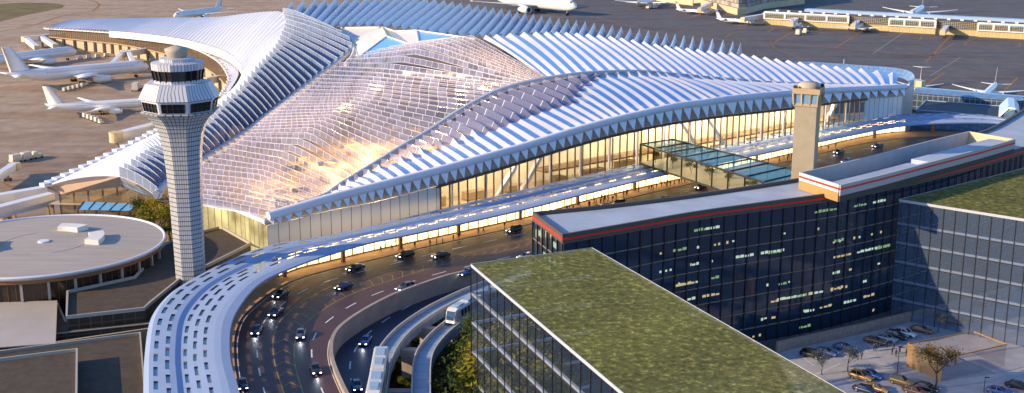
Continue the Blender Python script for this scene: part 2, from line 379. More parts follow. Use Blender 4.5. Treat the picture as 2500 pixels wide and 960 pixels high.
# ---- striped roof over the front band
sp_px = [(655, 529, -2), (782, 495, 2), (835, 460, 8), (900, 420, 13), (985, 367, 18), (1043, 333, 21), (1121, 281, 24), (1209, 234, 25), (1300, 208, 24), (1408, 190, 22), (1512, 183, 20), (1585, 183, 18), (1669, 190, 16), (1900, 208, 12), (2100, 213, 7), (2180, 215, 3)]
ev_px = [(655, 530), (800, 488), (880, 467), (955, 448), (1075, 417), (1160, 393), (1270, 362), (1400, 322), (1480, 300), (1550, 283), (1640, 263), (1720, 252), (1800, 241), (2000, 224), (2150, 217), (2210, 213)]
spine = [(x, y, fac(x, y, D).z) for x, y, D in sp_px]
eave = [(x, y, fac(x, y, -1.4).z) for x, y in ev_px]
class Band(Pairs): pass
band = Pairs(list(zip(spine, eave)))
def pleats2(pr, n, fn, f=.3, segs=8, ampfn=None):
    mb = MB()
    def row(u, up):
        a, b = pr.a(u), pr.b(u)
        return [a.lerp(b, j/segs)+Vector((0, 0, ampfn(u, j/segs)*up+1.0*4*(j/segs)*(1-j/segs))) for j in range(segs+1)]
    for i in range(n):
        u = i/n; v0 = row(u, 0); rd = row(u+f/n, 1); v1 = row(u+1/n, 0)
        for r0, r1, side in ((v0, rd, 0), (rd, v1, 1)):
            d = 0
            for j in range(segs):
                L = (r1[j+1]-r1[j]).length; w0 = (r1[j]-r0[j]).length; w1 = (r1[j+1]-r0[j+1]).length
                mb.face([r0[j], r0[j+1], r1[j+1], r1[j]], fn(u, j/segs, side), uv=[(d, 0), (d+L, 0), (d+L, w1), (d, w0)]); d += L
    return mb
ub = lambda x: spline([(u,) for u in band.us], [p[0] for p in spine], x)[0]
def split(u):
    x = spline(spine, band.us, u)[0]
    return .0 if x > 1440 else (.52 if x > 1100 else .52*max(0, (x-780)/320)**.6)*min(1, (1440-x)/140)
def bandmat(u, t, side):
    if t < split(u)-.01: return 2
    if t < split(u)+.06 or t > .9: return 0
    return 0 if side == 0 else 1
def bandamp(u, t):
    return (1.7 if t < split(u)+.05 else .5+.4*max(0, min(1, (.55-u)/.2))*(1-t*.6)+.35*t**6)*(1 if u > .12 else .3+u*5.8)
bm = pleats2(band, 60, bandmat, .3, 10, bandamp)
bm.build('striped_roof', [M['white_panel'], M['sky_glass'], M['hall_glass']], T)
# ---- upper striped roof
up_px = [((1180, 95, 40), (1330, 197, fac(1330, 200, 24).z)), ((1300, 86, 40), (1420, 189)), ((1400, 88, 39.5), (1530, 183)), ((1500, 98, 38.5), (1620, 185)), ((1600, 115, 36.5), (1710, 193)),
         ((1700, 128, 34.5), (1810, 201)), ((1800, 138, 32), (1900, 208)), ((1900, 152, 29.5), (1990, 211)), ((2000, 165, 27), (2070, 212)), ((2100, 175, 24.5), (2140, 214)), ((2195, 186, 22.5), (2186, 214, 21.3))]
def spine_h(x):
    for a, b in zip(spine, spine[1:]):
        if a[0] <= x <= b[0]: return a[2]+(b[2]-a[2])*(x-a[0])/(b[0]-a[0])
    return spine[-1][2]
upper = Pairs([(a, (b[0], b[1], b[2] if len(b) > 2 else spine_h(b[0])+.2)) for a, b in up_px])
def upmat(u, t, side):
    if t < .06 or t > .97: return 0
    return 0 if side == 0 else 1
pleats2(upper, 36, upmat, .34, 8, lambda u, t: .56+.85*(1-t)**5+.25*t**6).build('striped_roof', [M['white_panel'], M['sky_glass']], T)
# rim of the upper roof, a white bent edge, and the pale tiled edge behind it
rim = [upper.a(i/60) for i in range(61)]
tile = Pairs([((1800, 134, 31), (1800, 143, 30)), ((1900, 147, 29), (1900, 157, 27)), ((2000, 152, 27), (2000, 169, 25)), ((2100, 159, 24.5), (2100, 179, 23)), ((2180, 165, 22.5), (2170, 186, 21.5)), ((2222, 174, 21.5), (2205, 192, 20.5)), ((2234, 190, 21), (2222, 205, 20)), ((2226, 212, 19.5), (2212, 214, 19.3))])
mb = MB(); rows = [[tile.at(i/40, t) for t in (0, .33, .66, 1)] for i in range(41)]
mb.grid(rows, uvs=[[(i*2.2, j*2.2) for j in range(4)] for i in range(41)]); mb.build('tiled_roof_edge', gridmat('pale_tiles', (.42, .58, .7), (.25, .4, .52), 2.2, 2.2, .16, .35), T)
# ---- central glazed hall roof with a bent fold line
hall_A = [(420, 489, 13.6), (425, 462, 14), (470, 419, 15.5), (545, 368, 18), (600, 336, 20), (640, 304, 22), (672, 278, 23.3), (722, 240, 25.2), (780, 197, 27.3), (828, 164, 29.2), (880, 142, 31), (985, 117, 35.5), (1110, 102, 39.3)]
hall_K = [(540, 506, 15), (570, 478, 16), (640, 440, 19), (690, 395, 22), (761, 333, 25.5), (810, 298, 28), (840, 275, 30), (880, 243, 32), (905, 203, 34.5), (965, 170, 36.5), (1037, 122, 39), (1100, 104, 39.8), (1165, 97, 40)]
hall_B = [(652, 529, 14.8), (715, 511, 16), (782, 496), (835, 461), (900, 421), (985, 368), (1043, 334), (1121, 282), (1209, 235), (1265, 217), (1300, 209), (1318, 203), (1330, 199)]
hall_B = [b if len(b) > 2 else b+(spine_h(b[0]),) for b in hall_B]
hall = Pairs(list(zip(hall_A, hall_B)))
def hk(u):
    k = P(*spline(hall_K, hall.us, u)); return .42, k
pleats(hall, 44, 1.75, .1, segs=10, kink=hk, m=(0, 1), vn=2.5, bw=6.8).build('glazed_hall_roof', [M['hall_glass'], M['hall_clear']], T)
# ---- left lobe: blue panes and white sweeping roof
b3 = [(292, 432, 17), (323, 411, 18), (359, 387, 19), (390, 370, 19.5), (490, 318, 22), (536, 271, 24), (583, 229, 26), (625, 177, 28.5), (672, 125, 31.5), (697, 68, 34), (694, 45, 35.3), (690, 33, 36)]
t2 = [(385, 484, 13.3), (398, 463, 14), (440, 430, 15), (465, 418, 15.5), (545, 368, 18), (600, 333, 20), (650, 293, 22), (699, 255, 24), (772, 198, 27), (855, 132, 30), (838, 95, 32.5), (740, 50, 34.5)]
lobe = Pairs(list(zip(b3, t2)))
pleats(lobe, 46, 3.0, .06, segs=8, m=(0, 1), bulge=.8, vn=2.5, bw=7.4).build('glazed_lobe_roof', [M['lobe_glass'], M['white_panel']], T)
t2c = line([(385, 484, 13.8)]+t2[1:10]+[(858, 118, 31)], 50)
mb = MB(); mb.tube([p+Vector((0, 0, .9)) for p in t2c], 1.25, 8); k = mb.build('ridge_pipe', M['ridge_pipe'], T)
spc = [band.a(i/60)+Vector((0, 0, 1.0)) for i in range(3, 61)]
mb = MB(); mb.tube(spc, [.95 if i < 26 else max(.3, .95-.04*(i-26)) for i in range(len(spc))], 8); mb.build('ridge_pipe', M['ridge_pipe'], T)
O_ = [(190, 48, 13), (300, 46, 14), (400, 44, 16), (480, 43, 20), (540, 41, 24), (600, 34, 30), (660, 29, 34.5), (690, 33, 36), (697, 68, 34), (672, 125, 31.5), (625, 177, 28.5), (583, 229, 26), (536, 271, 24), (490, 318, 22), (390, 370, 19.5), (340, 398, 18.3), (292, 432, 17)]
I_ = [(115, 70, 12), (220, 73, 13.5), (310, 79, 15), (400, 89, 17), (460, 99, 18.5), (520, 115, 20), (560, 132, 21), (585, 155, 21.5), (590, 172, 21), (588, 188, 20), (572, 214, 18.5), (545, 240, 17), (500, 265, 16), (440, 297, 15), (350, 341, 14), (230, 401, 13), (113, 456, 12)]
sweep = Pairs(list(zip(O_, I_)))
pleats(sweep, 130, .3, .5, segs=10, m=(0, 0), bulge=1.2, ampB=.42).build('white_sweeping_roof', [M['white_panel']], T)
# edge caps along the sweep: gutter, row of small white blocks
mb = MB(); el = [sweep.b(i/140) for i in range(141)]; mb.tube([p+Vector((0, 0, .1)) for p in el[95:]], .55, 6)
for i in range(96, 141, 2): mb.box(el[i]+Vector((0, 0, .7)), (2.6, 2.6, .9), .9)
mb.build('roof_gutter', M['white_metal'], T)
mb = MB()
fl = [i for i in range(20, 92)]
for i in fl[:-1]:
    a, b = el[i], el[i+1]; d = Vector((0, 0, -3.8)); mb.face([a, b, b+d, a+d])
mb.build('fascia', M['warm_white'], T)
# lower overhang round the airside
ov_o = [(108, 70, 11.6), (220, 77, 12.6), (300, 84, 13), (400, 100, 14), (480, 122, 14.5), (530, 149, 15), (553, 178, 15.2), (558, 200, 15.3), (540, 236, 15.6)]
ov_i = [(135, 67, 12), (240, 74, 13), (330, 82, 13.5), (430, 95, 14.6), (500, 112, 15.6), (550, 137, 16.3), (577, 165, 16.6), (580, 190, 16.3), (548, 240, 15.8)]
ovp = Pairs(list(zip(ov_o, ov_i)))
pleats(ovp, 90, .4, .5, segs=3, m=(0, 0)).build('lower_roof', [M['white_panel']], T)
ol = [ovp.a(i/120) for i in range(121)]
mb = MB(); mb.tube(ol, .45, 6)
for i in range(0, 121, 2): mb.box(ol[i]+Vector((0, 0, .6)), (1.3, 1.3, .6), .5)
mb.build('roof_gutter', M['warm_white'], T)
# concourse wall under it: glass band with brown fins over a cream wall with piers
M['concourse_glass'] = glass('concourse_glass', (.9, .8, .6), .3, (.12, .09, .06), .08, bw=2.2, bh=20, mortar=.28, frame=(.2, .11, .05), vary=.15, offset=0)
M['cream_wall'] = gridmat('cream_wall', (.56, .47, .32), (.36, .29, .19), 60, 1.0, .12, .6, 0, .05)
mbg, mbc, mbp = MB(), MB(), MB(); d = 0; off_ = Vector((.6, 2.2, 0))
for i in range(2, 119):
    a, b = ol[i]+off_, ol[i+1]+off_; L = (b-a).length
    mbg.face([plan(a, 6), plan(b, 6), b-Vector((0, 0, .2)), a-Vector((0, 0, .2))], uv=[(d, 0), (d+L, 0), (d+L, 8), (d, 8)])
    mbc.face([plan(a, 0), plan(b, 0), plan(b, 6), plan(a, 6)], uv=[(d, 0), (d+L, 0), (d+L, 6), (d, 6)]); d += L
    if i % 5 == 0: mbp.box((a.x-.2, a.y-.9, 3.1), (1.2, 1.2, 6.2), .4); mbp.cut()
mbl = MB(); mbl.tube([plan(p, 6.2)+off_+Vector((-.2, -.4, 0)) for p in ol[2:119]], .5, 6); mbl.build('ledge', M['tan'], T)
mbg.build('window_band', M['concourse_glass'], T); mbc.build('wall', M['cream_wall'], T); mbp.build_each('pier', M['tan'], T)
# ---- rear lobe with tall folds
rl = [((690, 37, 35), (702, 34, 34)), ((735, 52, 34), (770, 24, 32)), ((790, 68, 33.5), (850, 19, 30)), ((870, 69, 34), (950, 15, 29)), ((945, 71, 35), (1030, 17, 29)), ((1010, 80, 36.5), (1095, 26, 29)), ((1085, 90, 38), (1160, 37, 29)), ((1190, 97, 39), (1240, 50, 29)), ((1300, 92, 38), (1325, 66, 29)), ((1400, 96, 37.5), (1415, 80, 29)), ((1500, 106, 37), (1512, 95, 29)), ((1600, 121, 35), (1610, 110, 28.5)), ((1700, 135, 33), (1706, 124, 28)), ((1805, 146, 30), (1812, 138, 27))]
rear = Pairs(rl)
pleats(rear, 50, 2.4, .62, segs=6, m=(0, 1), ampB=6.0, vn=5., bw=11.).build('rear_folded_roof', [M['rear_glass'], M['white_panel']], T)
# ---- central oculus of white and blue facets
q = dict(a=(860, 96, 31.5), b=(933, 68, 35), c=(965, 78, 36), d=(944, 90, 37.5), e=(874, 142, 31.5), f=(1006, 112, 36.5), g=(1017, 76, 38), h=(1022, 107, 37), i=(1160, 97, 39.8), j=(1121, 92, 39.5), k=(800, 70, 33), l=(858, 128, 31), n=(895, 108, 35), o=(780, 66, 33.3))
Q = {k: P(*v) for k, v in q.items()}
mb = MB()
for t, m_ in (('kba', 0), ('abd', 0), ('adn', 0), ('ane', 0), ('alе'.replace('е', 'e'), 0), ('nde', 0), ('def', 1), ('bcd', 2), ('dcf', 0), ('cgf', 0), ('ghf', 0), ('gih', 1), ('gji', 0), ('okb', 0), ('kal', 0)):
    mb.face([Q[c] for c in t], m_)
mb.build('oculus', [M['warm_white'], M['sky_glass'], mat('yellow_glass', (.7, .52, .12), .3)], T)
mb = MB()
for s in ('kb', 'bd', 'de', 'df', 'cg', 'gi', 'gh', 'ea', 'bc'):
    mb.beam(Q[s[0]]+Vector((0, 0, .3)), Q[s[1]]+Vector((0, 0, .3)), .5, .5)
rimc = line([(740, 50, 34.7), (800, 74, 33.5), (845, 98, 32.4), (864, 118, 31.6), (858, 140, 31), (842, 158, 30.4)], 30)
mb.tube(rimc, .8, 6)
mb.build('oculus_frame', M['warm_white'], T)
# deck below the roofs so the folds rest on something
# ---- front eave: gutter and folded fascia
gl = [fac(x, y, -3) for x, y in ev_px]
def evline(n):
    return line([(x, y, fac(x, y, -1.6).z) for x, y in ev_px], n)
G = evline(71)
fx = [(655, 551), (798, 516), (933, 489), (1200, 417), (1408, 354), (1565, 315), (1721, 289), (1900, 268), (1995, 256), (2101, 243), (2200, 236)]
FTOP = [fac(x, y) for x, y in fx]
def ftop(s):
    ss = [(p-F0).dot(FT) for p in FTOP]
    zz = [(p.z,) for p in FTOP]
    return spline(zz, ss, max(ss[0], min(ss[-1], s)))[0]
mb = MB(); mb.tube([p+Vector((0, 0, .25)) for p in G], 1.15, 6); mb.build('eave_gutter', M['white_metal'], T)
mb = MB()
for i in range(70):
    a, b = G[i]-Vector((0, 0, .5)), G[i+1]-Vector((0, 0, .5)); mid = (a+b)/2; s = (mid-F0).dot(FT)
    s0, s1 = (a-F0).dot(FT), (b-F0).dot(FT)
    sx_, sy_ = proj(mid); yy = spline([(q_[1],) for q_ in fx], [q_[0] for q_ in fx], max(655, min(2200, sx_)))[0]; tip = fac(sx_+6, yy-1, -3.4)
    r0 = F0+FT*s0+FN*.1; r0.z = ftop(s0); r1 = F0+FT*s1+FN*.1; r1.z = ftop(s1)
    deep = F0+FT*(s)-FN*2.2; deep.z = ftop(s)+1.6
    mb.face([a, tip, b], 0) if False else None
    mb.face([a, tip, b], 0)
    back0, back1 = a-FN*1.6, b-FN*1.6; mb.face([back0, back1, plan(F0+FT*s1-FN*.3, r1.z), plan(F0+FT*s0-FN*.3, r0.z)], 1); mb.face([a, b, back1, back0], 1); mb.face([tip, b, back1], 0); mb.face([a, tip, back0], 1)
mb.build('folded_fascia', [mat('fascia_white', (.85, .85, .86), .5), mat('soffit', (.5, .46, .43), .6)], T)
# ---- front curtain wall
NP = 88
mbq, mbm, mbz = MB(), MB(), [MB(), MB()]
for i in range(NP):
    s0, s1 = FL*i/NP, FL*(i+1)/NP; a, b = F0+FT*s0, F0+FT*s1; sm = (s0+s1)/2
    za, zb = ftop(s0), ftop(s1)
    blank = sm < 51 or sm > 247
    (mbz[sm > 150] if blank else mbq).face([plan(a, 5), plan(b, 5), plan(b, zb), plan(a, za)], uv=[(s0, 5), (s1, 5), (s1, zb), (s0, za)])
    if not blank: mbm.beam(plan(a, 5)+FN*.15, plan(a, za)+FN*.15, .28, .4, up=FN)
for i in range(40):
    s0, s1 = 51+(247-51)*i/40, 51+(247-51)*(i+1)/40
    mbm.beam(plan(F0+FT*s0, ftop(s0)-.15)+FN*.2, plan(F0+FT*s1, ftop(s1)-.15)+FN*.2, .5, .7)
mbq.build('curtain_wall', M['facade_glass'], T); mbm.build('mullion_frame', M['brown_metal'], T); [z_.build('frosted_wall', M['frosted'], T) for z_ in mbz]
# end walls
def wallstrip(mb, L, z0, m=0):
    d = 0
    for a, b in zip(L, L[1:]):
        w = (b-a).to_2d().length; mb.face([plan(a, z0), plan(b, z0), b, a], m, uv=[(d, z0), (d+w, z0), (d+w, b.z), (d, a.z)]); d += w
mb = MB(); lw = [P(420, 487, 13.5), P(500, 500, 13.6), P(580, 516, 13.7), plan(F0, 13.5)]
wallstrip(mb, lw, 0); mb.build('frosted_wall', M['frosted_lit'], T)
mb = MB(); mb.beam(lw[0]+Vector((0, -.5, .5)), lw[2]+Vector((0, -.5, .6)), 1.2, .9); mb.beam(lw[2]+Vector((0, -.5, .6)), lw[3]+Vector((0, -.5, 1.2)), 1.2, .9); mb.build('eave_gutter', M['white_metal'], T)
mb = MB(); ew = [P(2200, 236, FTOP[-1].z), P(2212, 222, 19.5), P(2224, 206, 20.2), P(2233, 190, 21), P(2228, 178, 21.2)]
ew[0] = plan(F1, ftop(FL)); wallstrip(mb, ew, 0); mb.build('end_wall', gridmat('end_panels', (.55, .52, .46), (.1, .1, .11), 3., 60, .3, .3, 0, .05), T)
# gable end at the west corner
gp = [P(113, 457, 12), P(148, 475, 9.6), P(292, 456, 12.5), P(385, 489, 11.5), P(418, 500, 11)]
gt = [P(113, 456, 12), P(142, 454, 12.2), P(292, 432, 17), P(385, 484, 13.4), P(418, 489, 13.5)]
mb = MB()
for i in range(4): mb.face([gp[i], gp[i+1], gt[i+1], gt[i]], 0 if i < 2 else 1)
mb.build('gable_fascia', [mat('salmon_panel', (.6, .42, .3), .4, var=.05), M['lobe_glass']], T)
mb = MB(); gi = [gp[0].lerp(gp[1], .8), gp[1], gp[2], gp[3], gp[4]]
gi = [p+Vector((0, .8, 0)) for p in gi]; wallstrip(mb, gi, 0)
mb.build('end_wall', glass('gable_glass', (.95, .85, .65), .55, (.2, .15, .09), .08, bw=4.4, bh=40, mortar=.3, frame=(.15, .1, .06), vary=.1, offset=0), T)
# ---- interior: floor, back wall, cross braces, stair blocks
fp = [F0, F1, P(2195, 188, 21), P(1800, 140, 31), P(1500, 100, 38), P(1180, 98, 39), P(855, 132, 30), P(690, 60, 34), P(625, 180, 28), P(545, 240, 17), P(390, 326, 14), P(113, 457, 12), P(292, 456, 12.5), P(418, 500, 11)]
mb = MB(); poly = [(p.x, p.y) for p in fp]; mb.face([(x, y, 7) for x, y in poly], uv=poly); mb.build('hall_floor', M['hall_floor'], T)
mb = MB(); a = F0+FT*52-FN*17; b = F0+FT*246-FN*17
for i in range(30):
    s0, s1 = 50+200*i/30, 50+200*(i+1)/30; a, b = F0+FT*s0-FN*17, F0+FT*s1-FN*17
    mb.face([plan(a, 7), plan(b, 7), plan(b, ftop(s1)+3.2), plan(a, ftop(s0)+3.2)])  # wall top raised to block sun through the hall from reaching the canopy
mb.build('inner_wall', M['hall_wall'], T)
mb = MB()
for s, ds in ((75, 9), (84, 9), (165, -14), (178, -14), (214, 9), (226, 10)):
    mb.beam(plan(F0+FT*s-FN*5, 7), plan(F0+FT*(s+ds)-FN*5, ftop(s)-.4), 1.3, 1.1); mb.cut()
for s in range(58, 246, 12): mb.beam(plan(F0+FT*s-FN*2.5, 6), plan(F0+FT*s-FN*2.5, ftop(s)), .55, .55, up=FN); mb.cut()
mb.build_each('brace', M['white_panel'], T)
mb = MB()
for s in range(60, 240, 15): mb.box(plan(F0+FT*(s+random.uniform(-3, 3))-FN*11, 8.3), (random.uniform(4, 9), 3, random.uniform(1.5, 3.5)), math.atan2(FT.y, FT.x)); mb.cut()
mb.build_each('counter', M['tan'], T)
mb = MB()
for i in range(24):
    s0, s1 = 95+145*i/24, 95+145*(i+1)/24; mb.beam(plan(F0+FT*s0-FN*9, 12.4), plan(F0+FT*s1-FN*9, 12.4), 6, .5); mb.beam(plan(F0+FT*s0-FN*6, 13.2), plan(F0+FT*s1-FN*6, 13.2), .15, 1.1, 1)
mb.build('mezzanine', [mat('mezzanine_brown', (.2, .13, .08), .6), M['facade_glass']], T)
# counters, benches and desks on the hall floor, seen through the roof
mb = MB()
for i in range(70):
    u = random.uniform(.1, .98); t = random.uniform(.1, .92); p = hall.at(u, t)
    mb.box((p.x, p.y, 7.6), (random.uniform(2, 7), random.uniform(.8, 2), random.uniform(.8, 1.6)), random.choice((.7, .7, 2.3)), random.choice((0, 0, 2))); mb.cut()
mb.build_each('counter', [M['tan'], M['warm_white'], M['dark_metal']], T)
# hall lamps (the photograph shows the lit hall)
def lamp(name, loc, power, col=(1, .66, .3), r=.6, parent=None):
    l = bpy.data.lights.new(name, 'POINT'); l.energy = power; l.color = col; l.shadow_soft_size = r
    o = bpy.data.objects.new(name, l); COL.objects.link(o); o.location = loc
    if parent: o.parent = parent; o.location = Vector(loc)-Vector(parent.location)
    return o
for s in range(64, 246, 14): lamp('hall_lamp', plan(F0+FT*s-FN*8, ftop(s)-2.0), 6800 if s > 120 else 2400, (1, .82, .54), 1.2, T)
for u, t, w in ((.1, .6, 1700), (.2, .6, 1300), (.3, .5, 1500), (.4, .6, 2200), (.5, .7, 5500), (.6, .72, 13000), (.7, .7, 15000), (.8, .65, 13000), (.88, .65, 9000), (.33, .25, 3000), (.55, .3, 6000), (.7, .3, 6000)):
    p = hall.at(u, t); lamp('hall_lamp', (p.x, p.y, 14.5), w*2.6, (1, .68, .3), 2.6, T)
# ================================================================== roads, canopy, guideway
def asphalt(name, col, col2, spec=.35, rough=.5):
    m, nt, out = nodes(name)
    tc = N(nt, 'ShaderNodeTexCoord'); b = N(nt, 'ShaderNodeBsdfPrincipled'); b.inputs['Specular IOR Level'].default_value = spec
    n1 = N(nt, 'ShaderNodeTexNoise'); n1.inputs['Scale'].default_value = .18; n1.inputs['Detail'].default_value = 8; n1.inputs['Roughness'].default_value = .7
    n2 = N(nt, 'ShaderNodeTexNoise'); n2.inputs['Scale'].default_value = 6; n2.inputs['Detail'].default_value = 4
    for n in (n1, n2): nt.links.new(tc.outputs['Object'], n.inputs['Vector'])
    mx = N(nt, 'ShaderNodeMath', operation='MULTIPLY_ADD'); nt.links.new(n1.outputs[0], mx.inputs[0]); mx.inputs[1].default_value = .75
    m3 = N(nt, 'ShaderNodeMath', operation='MULTIPLY'); nt.links.new(n2.outputs[0], m3.inputs[0]); m3.inputs[1].default_value = .25
    nt.links.new(m3.outputs[0], mx.inputs[2])
    cr_ = N(nt, 'ShaderNodeValToRGB'); cr_.color_ramp.elements[0].position = .34; cr_.color_ramp.elements[1].position = .66
    cr_.color_ramp.elements[0].color = c4(col); cr_.color_ramp.elements[1].color = c4(col2); nt.links.new(mx.outputs[0], cr_.inputs[0])
    nt.links.new(cr_.outputs[0], b.inputs['Base Color']); b.inputs['Roughness'].default_value = rough
    nt.links.new(b.outputs[0], out.inputs[0]); return m
M['asphalt'] = asphalt('road_asphalt', (.062, .029, .027), (.09, .044, .039))
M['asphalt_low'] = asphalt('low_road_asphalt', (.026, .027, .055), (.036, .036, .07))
M['pave'] = mat('pavement', (.55, .33, .19), .7, var=.18, scale=.3)
M['concrete'] = mat('concrete', (.36, .29, .24), .75, var=.14, scale=.35, detail=8)
M['road_white'] = mat('road_white', (.75, .75, .75), .6, var=.12, scale=.6)
M['road_yellow'] = mat('road_yellow', (.3, .24, .03), .6, var=.3, scale=.5)
HR = 6.0
road = Pairs([((602, 1080), (905, 1080)), ((598, 1010), (868, 1010)), ((583, 950), (838, 955)), ((573, 890), (812, 890)), ((572, 830), (810, 845)), ((585, 785), (822, 818)), ((610, 755), (842, 798)), ((660, 715), (878, 773)), ((720, 684), (918, 750)), ((800, 660), (965, 727)), ((912, 634), (1020, 706)), ((1010, 610), (1085, 684)), ((1121, 585), (1150, 668)), ((1300, 546), (1300, 632)), ((1440, 508), (1450, 590)), ((1565, 477), (1600, 548)), ((1700, 446), (1760, 505)), ((1850, 412), (1930, 460)), ((1984, 380), (2080, 422)), ((2104, 352), (2220, 386)), ((2225, 336), (2350, 362)), ((2300, 333), (2440, 345)), ((2400, 336), (2520, 345))], HR, HR)
mb = MB(); rows = [[road.at(i/160, t) for t in (0, .25, .5, .75, 1)] for i in range(161)]
mb.grid(rows); tag(mb.build('upper_road', M['asphalt']), kind='structure')
def t_line(pr, t, u0, u1, n, dz=.006):
    return [pr.at(u0+(u1-u0)*i/n, t)+Vector((0, 0, dz)) for i in range(n+1)]
def dashes(mb, pr, t, u0, u1, L, gap, w):
    pts = t_line(pr, t, u0, u1, 900); d = 0
    seg = []
    for a, b in zip(pts, pts[1:]):
        d += (b-a).length
        if d % (L+gap) < L: seg += [a] if not seg else []; seg.append(b)
        else:
            if len(seg) > 1: strip(mb, seg, w)
            seg = []
mb = MB()
for t in (.24, .8): dashes(mb, road, t, .03, .93, 4.2, 5.6, .26)
mb2 = MB()
YT = lambda u: (.44-.07*math.exp(-((u-.2)/.11)**2)+.0, .60+.04*math.exp(-((u-.2)/.11)**2))
for k in (0, 1): strip(mb2, [road.at(.02+.9*i/300, YT(.02+.9*i/300)[k])+Vector((0, 0, .006)) for i in range(301)], .2)
for i in range(70):
    u = .03+.88*i/70; a, b = YT(u)
    z = Vector((0, 0, .01)); mid = road.at(u+.006, (a+b)/2)+z
    strip(mb2, [road.at(u, a)+z, mid], .18); strip(mb2, [mid, road.at(u, b)+z], .18)
strip(mb, t_line(road, .035, .02, .94, 260), .14)
strip(mb, t_line(road, .965, .02, .94, 260), .14)
tag(mb.build('road_marking', M['road_white']), kind='structure'); tag(mb2.build('road_marking', M['road_yellow']), kind='structure')
# pavement under the canopy, with its kerb
shop_px = [(596, 1050), (560, 960), (540, 880), (545, 810), (565, 765), (600, 727), (650, 694), (720, 661), (800, 641), (912, 614), (1010, 593), (1121, 569), (1300, 529), (1440, 490), (1565, 460), (1700, 430), (1850, 396), (1984, 364), (2101, 337), (2190, 324), (2300, 322), (2400, 326)]
curb_px = [p[0][:2] for p in [((602, 1080), 0), ((583, 950), 0), ((573, 890), 0), ((572, 830), 0), ((585, 785), 0), ((610, 755), 0), ((660, 715), 0), ((720, 684), 0), ((800, 660), 0), ((912, 634), 0), ((1010, 610), 0), ((1121, 585), 0), ((1300, 546), 0), ((1440, 508), 0), ((1565, 477), 0), ((1700, 446), 0), ((1850, 412), 0), ((1984, 380), 0), ((2104, 352), 0), ((2225, 336), 0), ((2300, 333), 0), ((2400, 336), 0)]]
pave = Pairs(list(zip(shop_px, curb_px)), HR, HR)
mb = MB(); rows = [[pave.at(i/120, t)+Vector((0, 0, .13)) for t in (0, .5, 1)]+[pave.at(i/120, 1)+Vector((0, 0, -.1))] for i in range(121)]
mb.grid(rows, smooth=False); tag(mb.build('pavement', M['pave']), kind='structure')
# lit shop fronts behind the pavement
SH = thing('shopfront', 'long row of glowing yellow glass shopfronts under the white canopy', 'shopfront', tuple(pave.a(.5)))
mb = MB(); wl = [pave.a(.2+.72*i/140) for i in range(141)]; d = 0
for a, b in zip(wl, wl[1:]):
    L = (b-a).length; mb.face([a+Vector((0, 0, .15)), b+Vector((0, 0, .15)), b+Vector((0, 0, 4.7)), a+Vector((0, 0, 4.7))], uv=[(d, 0.05), (d+L, .05), (d+L, 4.6), (d, 4.6)]); d += L
mb.build('shop_window', M['shopfront'], SH)
mb = MB(); strip(mb, [p+Vector((0, 0, 4.8)) for p in wl], 1.5); mb.build('lintel', M['tan'], SH)
mb = MB(); rail(mb, [p+Vector((0, 0, .1)) for p in wl], .3, .35); mb.build('plinth', M['tan'], SH)
# ---- canopy with slots cut through it
cpx = [((352, 1080, 10.5), (600, 1080, 11)), ((351, 1000, 10.5), (594, 1010, 11)), ((350, 950, 10.5), (583, 955, 11)), ((353, 870, 10.5), (563, 882, 11)), ((366, 785, 10.5), (564, 800, 11)), ((400, 732, 10.5), (592, 742, 11)), ((450, 693, 10.5), (640, 692, 11)), ((540, 645, 10.5), (720, 654, 11)), ((640, 606, 10.5), (812, 622, 11)), ((800, 578), (912, 594)), ((930, 549), (1010, 574)), ((1200, 483), (1250, 521)), ((1400, 437), (1440, 473)), ((1565, 400), (1610, 432)), ((1800, 349), (1850, 380)), ((1931, 322), (1988, 351)), ((2097, 292), (2130, 322)), ((2197, 282), (2220, 308)), ((2296, 279), (2320, 302)), ((2400, 283), (2415, 301)), ((2470, 294), (2480, 306))]
can = Pairs(cpx, 11, 11)
CA = thing('entrance_canopy', 'long curving white canopy with rows of slots along the terminal front', 'canopy', tuple(can.at(.3, .5)))
prof = [(0, .0), (.06, .55), (.11, .6), (.16, .6), (.2, .6), (.245, .6), (.295, .6), (.36, .5), (.42, .1), (.455, .12), (.5, .17), (.57, .3), (.615, .36), (.69, .5), (.735, .55), (.82, .65), (.9, .65), (1, .4)]
slots = {3: 0, 5: 1, 9: 0, 11: 1, 13: 0}
slots = {2: .0, 5: .5, 9: .25, 11: .75, 13: .4}
NC = 560
cl = [can.at(i/NC, .5) for i in range(NC+1)]; cum = [0]
for a, b in zip(cl, cl[1:]): cum.append(cum[-1]+(b-a).length)
pts = [[can.at(i/NC, t)+Vector((0, 0, z)) for t, z in prof] for i in range(NC+1)]
mb = MB(); ms = MB()
PER = 6.4
for i in range(NC):
    for j in range(len(prof)-1):
        quad = [pts[i][j], pts[i][j+1], pts[i+1][j+1], pts[i+1][j]]
        ph = (cum[i]/PER+slots.get(j, 0)) % 1
        if j in slots and ph < .6:
            dz = Vector((0, 0, -.28)); ms.face([p+dz for p in quad])
        else:
            mb.face(quad)
for i in range(NC):
    a, b = pts[i][-1], pts[i+1][-1]; d_ = Vector((0, 0, -.42)); mb.face([a, b, b+d_, a+d_]); a, b = pts[i][0], pts[i+1][0]; mb.face([b, a, a+d_, b+d_])
dz = Vector((0, 0, -.9))
for i in range(NC):
    for (j0, j1) in ((0, 2), (3, 5), (6, 9), (10, 11), (12, 13), (14, 17)):
        pass
mb.build('roof_deck', mat('canopy_white', (.29, .38, .55), .6, spec=.2, var=.04, scale=.1), CA)
ms.build('skylight', glass('slot_glass', (.7, .75, .7), .04, (.38, .54, .56), .25, grid=False), CA)
mb = MB()
